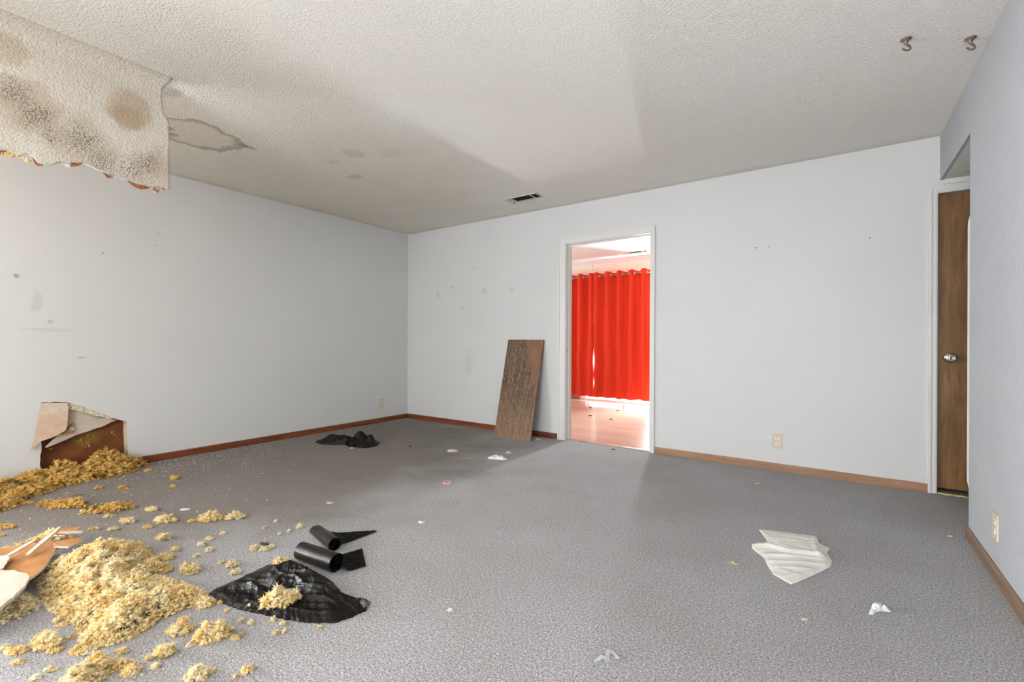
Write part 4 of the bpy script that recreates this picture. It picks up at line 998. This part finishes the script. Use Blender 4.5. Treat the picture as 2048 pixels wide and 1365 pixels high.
stick((1.655, -3.685, 0.098), (1.70, -3.610, 0.085), 0.024, 0.006, M_CREAMPAPER, 'pale splinter pointing right toward the largest pile', 3)
slab('drywall_scrap', [(1.57, -3.69), (1.56, -3.63), (1.60, -3.60), (1.65, -3.62), (1.67, -3.67), (1.62, -3.70)], lambda x, y: 0.082, 0.006, [M_BROWNPAPER, M_GYPWHITE], 'small orange-brown paper scrap at the tip of the longest splinter', seed=7)
slab('drywall_scrap', [(1.66, -3.70), (1.70, -3.62), (1.78, -3.63), (1.84, -3.69), (1.76, -3.72)], lambda x, y: 0.06 + 0.1 * (x - 1.7), 0.006, [M_BROWNPAPER, M_GYPWHITE], 'curled brown scrap between the splinters and the largest pile', seed=8)

# ------------------------------------------------------------------ crumpled sheets (bags, rag, papers)
def crumple(name, outline, hf, mat, label, cat, rings=46, segs=150, centre=None, edge=0.0015, group=None, th=0.0012, jag=0.0):
    O = np.array(outline); n = len(O)
    c = np.array(centre) if centre is not None else O.mean(0)
    cum = [0]
    for i in range(n): cum.append(cum[-1] + np.linalg.norm(O[(i + 1) % n] - O[i]))
    B = []; q = random.Random(n + segs)
    for k in range(segs):
        s = cum[-1] * k / segs
        for i in range(n):
            if cum[i] <= s <= cum[i + 1]:
                t = (s - cum[i]) / (cum[i + 1] - cum[i]); B.append(O[i] * (1 - t) + O[(i + 1) % n] * t + np.array([q.uniform(-jag, jag), q.uniform(-jag, jag)])); break
    bm = bmesh.new(); cv = bm.verts.new((c[0], c[1], hf(c[0], c[1], 0.0))); prev = None
    for r in range(1, rings + 1):
        rho = (r / rings) ** 0.85
        ring = []
        for b in B:
            p = c + (b - c) * rho
            z = hf(p[0], p[1], rho)
            ring.append(bm.verts.new((p[0], p[1], max(z, edge))))
        if prev is None:
            for k in range(segs): bm.faces.new((cv, ring[k], ring[(k + 1) % segs]))
        else:
            for k in range(segs): bm.faces.new((prev[k], ring[k], ring[(k + 1) % segs], prev[(k + 1) % segs]))
        prev = ring
    # skirt to the ground
    low = [bm.verts.new((v.co.x, v.co.y, 0.0004)) for v in prev]
    for k in range(segs): bm.faces.new((prev[k], low[k], low[(k + 1) % segs], prev[(k + 1) % segs]))
    o = fin(name, bm, mat, None, True)
    return tag(o, label, cat, group)
def rid(x, y, sx, sy, ang, seed, p=2.0):
    ca, sa = math.cos(ang), math.sin(ang)
    u, v = (x * ca + y * sa) * sx, (-x * sa + y * ca) * sy
    w = 0.35 * mnoise.noise(Vector((u * 0.7, v * 0.7, seed + 9)))
    return max(0.0, 1 - abs(mnoise.noise(Vector((u + w, v + w, seed)))) * 2.2) ** p
def seg_ridge(x, y, a, b, w, sharp=False):
    ax, ay = a; bx, by = b; dx, dy = bx - ax, by - ay
    t = max(0, min(1, ((x - ax) * dx + (y - ay) * dy) / (dx * dx + dy * dy)))
    d = math.hypot(x - ax - t * dx, y - ay - t * dy)
    return math.exp(-d / w) if sharp else math.exp(-(d / w) ** 2)
def cells(x, y, sx, sy, ang, seed):
    ca, sa = math.cos(ang), math.sin(ang); u, v = (x * ca + y * sa) * sx, (-x * sa + y * ca) * sy
    u += 0.35 * mnoise.noise(Vector((u * 0.8, v * 0.8, seed + 2))); v += 0.35 * mnoise.noise(Vector((u * 0.8, v * 0.8, seed + 5)))
    d = mnoise.voronoi(Vector((u, v, seed)))[0]
    return d[1] - d[0], d[0]
BAG = [(2.628, -3.430), (2.691, -3.436), (2.842, -3.408), (2.977, -3.363), (3.104, -3.317), (3.2, -3.255), (3.222, -3.196), (3.232, -3.136), (3.205, -3.095), (3.165, -3.10), (3.12, -3.13), (3.05, -3.115), (2.96, -3.09), (2.87, -3.08), (2.76, -3.095), (2.68, -3.105), (2.60, -3.115), (2.575, -3.17), (2.59, -3.26), (2.60, -3.35), (2.605, -3.40)]
def bag_h(x, y, rho):
    fall = (1 - rho ** 5)
    e3, c3 = cells(x, y, 26, 44, 0.0, 8.8)
    h = 0.006 + 0.016 * rid(x, y, 3.5, 11, 0.12, 1.3, 1.6) + 0.009 * rid(x, y, 7, 26, 0.35, 4.1, 1.4) + 0.006 * rid(x, y, 9, 30, -0.5, 6.3, 1.5) + 0.002 * max(0, 1 - e3 * 1.7)
    h += 0.050 * math.exp(-(((x - 2.86) / 0.20) ** 2 + ((y + 3.155) / 0.055) ** 2))
    def fold(pts, w, k): return k * max(seg_ridge(x, y, a, b, w, True) for a, b in zip(pts, pts[1:]))
    h += fold([(2.70, -3.205), (2.78, -3.225), (2.86, -3.205), (2.95, -3.215), (3.03, -3.19)], 0.014, 0.024) + fold([(2.80, -3.265), (2.90, -3.262), (3.00, -3.245), (3.13, -3.20)], 0.012, 0.022)
    h += fold([(2.65, -3.37), (2.73, -3.325), (2.82, -3.31)], 0.014, 0.018) + fold([(2.93, -3.345), (3.05, -3.30), (3.16, -3.24)], 0.010, 0.018) + fold([(2.72, -3.13), (2.78, -3.19)], 0.012, 0.012)
    h += fold([(2.70, -3.41), (2.85, -3.375), (2.97, -3.345)], 0.009, 0.010) + fold([(2.62, -3.30), (2.72, -3.26)], 0.012, 0.014)
    h += 0.060 * math.exp(-(((x - 3.195) / 0.026) ** 2 + ((y + 3.13) / 0.04) ** 2))
    h -= 0.035 * math.exp(-(((x - 2.78) / 0.08) ** 2 + ((y + 3.285) / 0.022) ** 2))
    return max(h, 0.002) * fall + 0.003 * (1 - fall)
crumple('bin_bag', BAG, bag_h, M_BAG, 'crumpled shiny black bin bag lying beside the largest insulation pile', 'bag', 80, 260, (2.88, -3.24), jag=0.003)
# clumps lying on the bag
for k_, (x, y, z, w, h, lab) in enumerate([(2.955, -3.315, 0.022, 0.15, 0.085, 'big yellow clump lying on the front of the crumpled black bag'), (2.63, -3.145, 0.016, 0.06, 0.045, 'pale and brown tuft on the back edge of the black bag'),
                                           (2.655, -3.105, 0.010, 0.05, 0.03, 'pale tuft right of the brown one on the bag edge'), (2.70, -3.155, 0.035, 0.038, 0.026, 'small round tuft lying on top of the black bag'), (2.86, -3.385, 0.012, 0.017, 0.012, 'tiny orange crumb on the front flap of the black bag')]):
    clump('insulation_clump', x, y, w, h, M_FLUFF, lab, None, 400 + k_, z)
FB = [(0.40, -1.585), (0.52, -1.602), (0.647, -1.558), (0.748, -1.480), (0.85, -1.506), (1.021, -1.462), (1.043, -1.346), (0.96, -1.23), (0.80, -1.24), (0.62, -1.34), (0.45, -1.47)]
def fb_h(x, y, rho):
    fall = (1 - rho ** 6)
    e1, c1 = cells(x, y, 9, 15, 0.5, 2.2); e2, c2 = cells(x, y, 22, 30, -0.3, 5.2)
    h = 0.018 + 0.026 * max(0, 1 - e1 * 1.8) + 0.012 * max(0, 1 - e2 * 1.8)
    h += 0.040 * math.exp(-(((x - 0.54) / 0.12) ** 2 + ((y + 1.50) / 0.06) ** 2)) + 0.03 * math.exp(-(((x - 0.68) / 0.10) ** 2 + ((y + 1.44) / 0.05) ** 2))
    h += 0.060 * math.exp(-(((x - 0.84) / 0.055) ** 2 + ((y + 1.38) / 0.05) ** 4)) + 0.070 * math.exp(-(((x - 0.97) / 0.040) ** 2 + ((y + 1.33) / 0.04) ** 4)) + 0.03 * math.exp(-(((x - 0.92) / 0.1) ** 2 + ((y + 1.36) / 0.1) ** 2))
    h += 0.012 * math.cos(math.atan2(y + 1.36, x - 0.87) * 9) * math.exp(-((math.hypot(x - 0.87, y + 1.36) - 0.06) / 0.05) ** 2)
    return max(h, 0.003) * fall + 0.004 * (1 - fall)
crumple('bin_bag', FB, fb_h, M_BAG, 'small bunched black plastic bag on carpet near the left wall', 'bag', 60, 180, (0.76, -1.42), jag=0.004)

# bag rolls
def roll(name, a, b, rad, taper, label, tailpts, seed, flat=1.0):
    t = empty(name, (a[0], a[1], 0)); tag(t, label, 'bag roll', None)
    t.location = (0, 0, 0)
    A = Vector((*a, rad * flat)); Bv = Vector((*b, rad)); d = (Bv - A).normalized(); s = d.cross(Vector((0, 0, 1))).normalized(); n = s.cross(d)
    if n.z < 0: n = -n
    L = (Bv - A).length
    bm = bmesh.new(); NS, NL = 40, 22; R = []
    for i in range(NL + 1):
        u = i / NL; r = rad * (taper + (1 - taper) * min(1, u * 1.6)); c = A.lerp(Bv, u); fl = flat + (1 - flat) * min(1, u * 1.5)
        ring = []
        for k in range(NS):
            an = 2 * PI * k / NS; rr = r * (1 + 0.018 * mnoise.noise(Vector((u * 5, math.cos(an) * 2, math.sin(an) * 2 + seed))))
            p = c + s * rr * math.cos(an) * (1 + 0.5 * (1 - fl)) + n * rr * math.sin(an) * fl
            p.z = max(p.z, 0.001)
            ring.append(bm.verts.new(p))
        R.append(ring)
    for p, q in zip(R, R[1:]):
        for k in range(NS): bm.faces.new((p[k], p[(k + 1) % NS], q[(k + 1) % NS], q[k]))
    bm.faces.new(R[0])
    # hollow near end: lip and recessed spiral
    lip = [bm.verts.new(Bv + (v.co - Bv) * 0.93) for v in R[-1]]
    for k in range(NS): bm.faces.new((R[-1][k], R[-1][(k + 1) % NS], lip[(k + 1) % NS], lip[k]))
    inn = [bm.verts.new(v.co - d * 0.012) for v in lip]
    for k in range(NS): bm.faces.new((lip[k], lip[(k + 1) % NS], inn[(k + 1) % NS], inn[k]))
    bm.faces.new(inn)
    fin('roll_body', bm, M_BAGROLL, t, False)
    # spiral layers showing at the near end
    bm = bmesh.new(); prev = None
    for k in range(130):
        an = k * 0.2; r = rad * (0.90 - 0.75 * k / 130)
        p0 = Bv + s * r * math.cos(an) + n * r * math.sin(an); w = 0.002 * math.sin(an * 1.3)
        cur = (bm.verts.new(p0 - d * 0.011), bm.verts.new(p0 + d * w))
        if prev: bm.faces.new((prev[0], cur[0], cur[1], prev[1]))
        prev = cur
    bmesh.ops.solidify(bm, geom=bm.faces[:], thickness=0.0008)
    fin('spiral_edge', bm, M_BAGROLL, t)
    # loose tail lying on the carpet
    bm = bmesh.new(); NU, NV = 14, 14; G = []
    P = [Vector((*p, 0)) for p in tailpts]
    for i in range(NU + 1):
        G.append([])
        for j in range(NV + 1):
            u, v = i / NU, j / NV
            p = (P[0] * (1 - u) + P[1] * u) * (1 - v) + (P[3] * (1 - u) + P[2] * u) * v
            z = 0.004 + 0.004 * abs(mnoise.noise(Vector((p.x * 40, p.y * 40, seed)))) + 0.010 * max(0, 1 - u * 4) ** 2
            G[-1].append(bm.verts.new((p.x, p.y, z)))
    for i in range(NU):
        for j in range(NV): bm.faces.new((G[i][j], G[i + 1][j], G[i + 1][j + 1], G[i][j + 1]))
    bmesh.ops.solidify(bm, geom=bm.faces[:], thickness=0.0015)
    fin('loose_tail', bm, M_BAG, t)
    return t
roll('bag_roll', (2.640, -3.047), (2.877, -3.022), 0.040, 0.98, 'thicker roll of black bin bags, nearer the crumpled bag', [(2.745, -2.975), (2.783, -2.816), (2.949, -2.92), (2.919, -3.003)], 2)
roll('bag_roll', (2.437, -2.846), (2.690, -2.905), 0.031, 0.95, 'thinner roll of black bin bags with a pointed tail', [(2.50, -2.80), (2.655, -2.640), (2.678, -2.640), (2.665, -2.855)], 5, 0.75)

# white rag
RAG = [(4.34, -1.411), (4.395, -1.379), (4.514, -1.353), (4.6, -1.33), (4.612, -1.421), (4.659, -1.46), (4.648, -1.528), (4.67, -1.62), (4.664, -1.689), (4.609, -1.812), (4.549, -1.939), (4.53, -1.971), (4.459, -1.919), (4.427, -1.842), (4.407, -1.767), (4.343, -1.688), (4.337, -1.633), (4.364, -1.592), (4.412, -1.592)]
def rag_h(x, y, rho):
    fall = (1 - rho ** 5)
    e1, c1 = cells(x, y, 6, 15, 0.5, 3.3)
    h = 0.006 + 0.004 * max(0, 1 - e1 * 1.6) + 0.003 * mnoise.noise(Vector((x * 14, y * 14, 3)))
    def poly(pts, w, k, sh=False):
        return k * max(seg_ridge(x, y, a, b, w, sh) for a, b in zip(pts, pts[1:]))
    h += poly([(4.345, -1.655), (4.42, -1.632), (4.50, -1.645), (4.56, -1.62), (4.63, -1.60)], 0.022, 0.016)
    h += poly([(4.40, -1.600), (4.47, -1.588), (4.53, -1.60), (4.56, -1.58)], 0.012, 0.010)
    h += poly([(4.595, -1.36), (4.60, -1.48), (4.615, -1.60)], 0.014, 0.009)
    h += poly([(4.41, -1.74), (4.50, -1.70), (4.64, -1.635)], 0.010, 0.010, True) + poly([(4.44, -1.80), (4.53, -1.755), (4.64, -1.69)], 0.009, 0.008, True)
    h += poly([(4.45, -1.86), (4.52, -1.82), (4.60, -1.78)], 0.009, 0.007, True) + poly([(4.50, -1.92), (4.60, -1.80)], 0.008, 0.005, True)
    h += poly([(4.42, -1.50), (4.52, -1.47)], 0.018, 0.005) + poly([(4.40, -1.42), (4.56, -1.40)], 0.02, 0.003)
    h -= 0.007 * seg_ridge(x, y, (4.42, -1.550), (4.56, -1.545), 0.014)
    return max(h, 0.002) * (0.15 + 0.85 * fall) + 0.001
crumple('rag', RAG, rag_h, M_RAG, 'rumpled off-white cloth rag lying on carpet at right', 'cloth', 70, 240, (4.50, -1.64), jag=0.0015)

# small papers
def scrap(name, outline, amp, mat, label, cat='paper', k=28, seed=1.0, th=0.002, base=0.003):
    return crumple(name, outline, lambda x, y, rho: base + amp * (rid(x, y, k, k * 1.3, 0.4, seed) * (1 - rho ** 6) + 0.25 * (1 - rho)), mat, label, cat, 16, 60, jag=0.001)
def ell(cx, cy, a, b, ang, n=16, wob=0.15, seed=0):
    q = random.Random(seed); out = []
    for i in range(n):
        t = 2 * PI * i / n; r = 1 + q.uniform(-wob, wob); u, v = a * r * math.cos(t), b * r * math.sin(t)
        out.append((cx + u * math.cos(ang) - v * math.sin(ang), cy + u * math.sin(ang) + v * math.cos(ang)))
    return out
scrap('tissue_wad', [(4.785, -2.055), (4.795, -2.01), (4.80, -1.965), (4.825, -1.95), (4.842, -1.965), (4.858, -1.985), (4.83, -1.995), (4.81, -2.02), (4.80, -2.045)], 0.018, M_TISSUE, 'small white tissue lying on carpet nearest the papered wall', k=34)
scrap('foam_scrap', ell(1.766, -1.049, 0.052, 0.042, yaw, seed=1), 0.012, M_CREAMPAPER, 'flat cream scrap on the dim carpet left of the light strip')
scrap('tissue_wad', ell(2.257, -1.029, 0.072, 0.035, yaw - 0.3, wob=0.45, seed=2), 0.026, M_TISSUE, 'crumpled white tissue at the shadow edge in front of leaning board', k=40)
scrap('paper_scrap', ell(2.23, -0.803, 0.026, 0.02, yaw, seed=3), 0.016, M_CREAMPAPER, 'small cream scrap just beyond the crumpled white tissue')
scrap('dry_leaf', ell(4.298, -1.91, 0.024, 0.009, yaw - 0.5, seed=4), 0.006, M_LEAF, 'small dry tan leaf on carpet left of the rag', 'leaf')
scrap('paper_scrap', ell(4.591, -2.234, 0.012, 0.006, yaw, seed=5), 0.004, M_CREAMPAPER, 'tiny beige scrap on carpet left of the small white tissue')
scrap('plaster_chip', ell(1.479, -3.101, 0.028, 0.015, yaw + 0.2, wob=0.05, seed=6), 0.003, M_GYPWHITE, 'oval white plaster chip between yellow clumps on dim carpet', 'debris')
scrap('plaster_chip', ell(2.081, -2.527, 0.024, 0.010, yaw, seed=7), 0.004, M_CREAMPAPER, 'thin cream chip on the carpet beyond the bag rolls', 'debris')
scrap('plaster_chip', ell(2.775, -2.412, 0.018, 0.012, yaw, wob=0.3, seed=8), 0.008, M_GYPWHITE, 'crumb of white plaster right of the bag rolls', 'debris')
scrap('paper_scrap', ell(3.487, -2.949, 0.010, 0.008, yaw, seed=9), 0.004, M_GYPWHITE, 'tiny white scrap in the middle of the near carpet')
scrap('dry_leaf', ell(1.311, -1.155, 0.020, 0.014, yaw, wob=0.3, seed=10), 0.012, M_DARKLEAF, 'dark brown dry leaf on carpet right of the bunched bag', 'leaf')
scrap('plaster_chip', ell(0.925, -1.530, 0.018, 0.008, yaw, seed=11), 0.006, M_GYPWHITE, 'white chip in front of the bunched black bag', 'debris')
scrap('plaster_chip', ell(2.13, -0.13, 0.030, 0.010, 0.1, seed=12), 0.006, M_GYPWHITE, 'white chip beside the foot of the leaning board', 'debris')
scrap('plaster_chip', ell(4.214, -0.483, 0.014, 0.006, 0.3, seed=13), 0.004, M_CREAMPAPER, 'cream fleck on carpet below the back wall outlet', 'debris')
scrap('plaster_chip', ell(5.178, -0.911, 0.012, 0.004, 0.3, seed=14), 0.003, M_GYPWHITE, 'white fleck on carpet at the hallway mouth', 'debris')
scrap('dry_leaf', ell(2.95, -0.10, 0.016, 0.010, 0.2, seed=15), 0.006, M_DARKLEAF, 'dark crumb on carpet in front of the doorway', 'leaf')
scrap('dry_leaf', ell(0.62, -3.40, 0.03, 0.008, 0.9, seed=16), 0.004, M_DARKLEAF, 'dark brown sliver among the soiled clumps near the wall', 'leaf')
# thin curled strips
def curl(name, pts, wdt, mat, label):
    bm = bmesh.new(); P = [Vector(p) for p in pts]; A = []
    for i, p in enumerate(P):
        d = (P[min(i + 1, len(P) - 1)] - P[max(i - 1, 0)]); d.z = 0; d.normalize(); s = Vector((-d.y, d.x, 0.4)).normalized()
        w = wdt * (0.5 + 0.5 * math.sin(PI * (i + 0.5) / len(P)))
        A.append((bm.verts.new(p + s * w), bm.verts.new(Vector((p.x, p.y, p.z)) - s * w * 0.6)))
    for a, b in zip(A, A[1:]): bm.faces.new((a[0], b[0], b[1], a[1]))
    for v in bm.verts: v.co.z = max(v.co.z, 0.001)
    bmesh.ops.solidify(bm, geom=bm.faces[:], thickness=0.0012)
    return tag(fin(name, bm, mat, None, True), label, 'paper')
cr = lambda pts: [(x, y, z) for x, y, z in pts]
curl('paper_strip', cr([(4.055, -2.893, .002), (4.062, -2.880, .004), (4.068, -2.868, .008), (4.076, -2.864, .007), (4.088, -2.870, .003), (4.090, -2.858, .004), (4.082, -2.850, .010), (4.078, -2.838, .008), (4.074, -2.824, .006), (4.086, -2.822, .005), (4.100, -2.828, .003), (4.112, -2.836, .002)]), 0.009, M_TISSUE, 'curled thin white paper strip on the nearest carpet')
curl('paper_strip', cr([(2.02, -1.265, .002), (2.05, -1.245, .006), (2.075, -1.225, .012), (2.095, -1.200, .008), (2.125, -1.185, .003)]), 0.009, M_CREAMPAPER, 'twisted cream paper strip on the dim carpet edge')
curl('paper_strip', cr([(2.515, -0.915, .002), (2.53, -0.895, .008), (2.55, -0.900, .008), (2.565, -0.915, .002)]), 0.007, M_TISSUE, 'small curved white peel in front of the doorway')
curl('paper_strip', cr([(2.31, -3.06, .002), (2.33, -3.08, .012), (2.36, -3.085, .016), (2.37, -3.06, .004)]), 0.012, M_TANPAPER, 'small tan paper curl below the pale tuft behind the bag')
# pink wrapper
pk = empty('pink_wrapper', (2.384, -1.785, 0.0), (0, 0, 0.62)); tag(pk, 'small flat pink printed wrapper on the light carpet strip', 'wrapper')
boxes('card', [(-0.026, 0.026, -0.034, 0.034, 0.0, 0.004)], M_PALEPINK, pk)
boxes('print', [(-0.016, 0.018, -0.020, 0.024, 0.004, 0.0046)], M_PINK, pk)

# ------------------------------------------------------------------ red curtains
CY = 3.05; PER = 0.207; ZT = 2.195; ZB = 0.085
def curtain(x0, x1, label, edge0=None, edge1=None, ph=0.0):
    t = empty('curtain', (0, 0, 0)); tag(t, label, 'curtain', 'red grommet curtains')
    bm = bmesh.new(); NX = int((x1 - x0) / 0.010); NZ = 60; G = []
    for i in range(NX + 1):
        G.append([])
        for j in range(NZ + 1):
            v = j / NZ; z = ZT + (ZB - ZT) * v; u = i / NX
            e0 = x0 + (edge0(z) if edge0 else 0); e1 = x1 + (edge1(z) if edge1 else 0)
            x = e0 + (e1 - e0) * u
            xs = x0 + (x1 - x0) * u
            amp = 0.046 * (1 - 0.35 * v) * (1 + 0.35 * mnoise.noise(Vector((xs * 5, v * 1.3, 2))))
            s = math.sin(2 * PI * (xs - x0) / PER + ph + 0.8 * v * mnoise.noise(Vector((xs * 4, v * 1.5, 7))))
            s = math.copysign(abs(s) ** 0.75, s)
            yy = CY - amp * s + 0.012 * v * mnoise.noise(Vector((xs * 9, v * 2, 4)))
            zz = z + (0.012 * s if j == 0 else 0) + (0.015 * mnoise.noise(Vector((xs * 6, 0, 3))) * v)
            G[-1].append(bm.verts.new((x + 0.012 * v * mnoise.noise(Vector((xs * 3, v * 2, 1))), yy, zz)))
    for i in range(NX):
        for j in range(NZ): bm.faces.new((G[i][j], G[i + 1][j], G[i + 1][j + 1], G[i][j + 1]))
    fin('fabric', bm, M_CURTAIN, t, True)
    k = 0; x = x0 + (-ph / (2 * PI)) * PER
    while x < x1 - 0.02:
        if x > x0 + 0.015:
            bm = bmesh.new(); sg = 1 if k % 2 == 0 else -1
            torus(bm, (x, CY, ZT - 0.05), 0.017, 0.005, (0.75, 0.66 * sg, 0)); fin('grommet', bm, M_GROM, t, True)
        x += PER / 2; k += 1
    return t
M_GROM = simple('pale_grommet', (0.80, 0.76, 0.68), 0.3, metallic=0.3)
def slit0(z):
    return 0.0 + (0.020 * math.exp(-((z - 0.70) / 0.16) ** 2) + 0.018 * math.exp(-((z - 0.32) / 0.09) ** 2))
curtain(0.15, 1.275, 'left red curtain panel hanging in the next room', edge1=lambda z: -slit0(z) * 0.9 - 0.002, ph=0.4)
curtain(1.268, 2.245, 'right red curtain panel hanging in the next room, wider in view', edge0=lambda z: slit0(z) * 1.0, ph=0.0)
rd = empty('curtain_rod', (0, 0, 0)); tag(rd, 'brown curtain rod threaded through the red curtains', 'rod')
bm = bmesh.new(); tube(bm, [(0.05, CY, ZT - 0.05), (1.3, CY, ZT - 0.05), (2.75, CY, ZT - 0.05)], 0.011, 14); fin('pole', bm, simple('brown_rod', (0.24, 0.14, 0.08), 0.4, metallic=0.3), rd, True)
for xx in (0.02, 2.78):
    bm = bmesh.new(); bmesh.ops.create_uvsphere(bm, u_segments=16, v_segments=10, radius=0.026)
    o = fin('finial', bm, M_HOOK, rd, True); o.location = (xx, CY, ZT - 0.05)
for xx in (0.12, 2.70):
    boxes('bracket', [(xx - 0.008, xx + 0.008, CY - 0.005, FY, ZT - 0.068, ZT - 0.058), (xx - 0.014, xx + 0.014, FY - 0.006, FY, ZT - 0.10, ZT - 0.03)], M_HOOK, rd)
# crumbs on the plank floor
for k_, (x, y) in enumerate([(1.55, 2.35), (2.02, 2.3), (1.9, 1.6), (2.25, 1.5)]):
    scrap('floor_crumb', ell(x, y, 0.022, 0.014, 0.2, wob=0.3, seed=50 + k_), 0.008, M_DARKLEAF, 'dark crumb on the plank floor of the next room, ' + ('farthest left', 'farthest back', 'nearer the doorway', 'nearest the doorway, at right')[k_], 'debris')['group'] = 'crumbs on the planks'
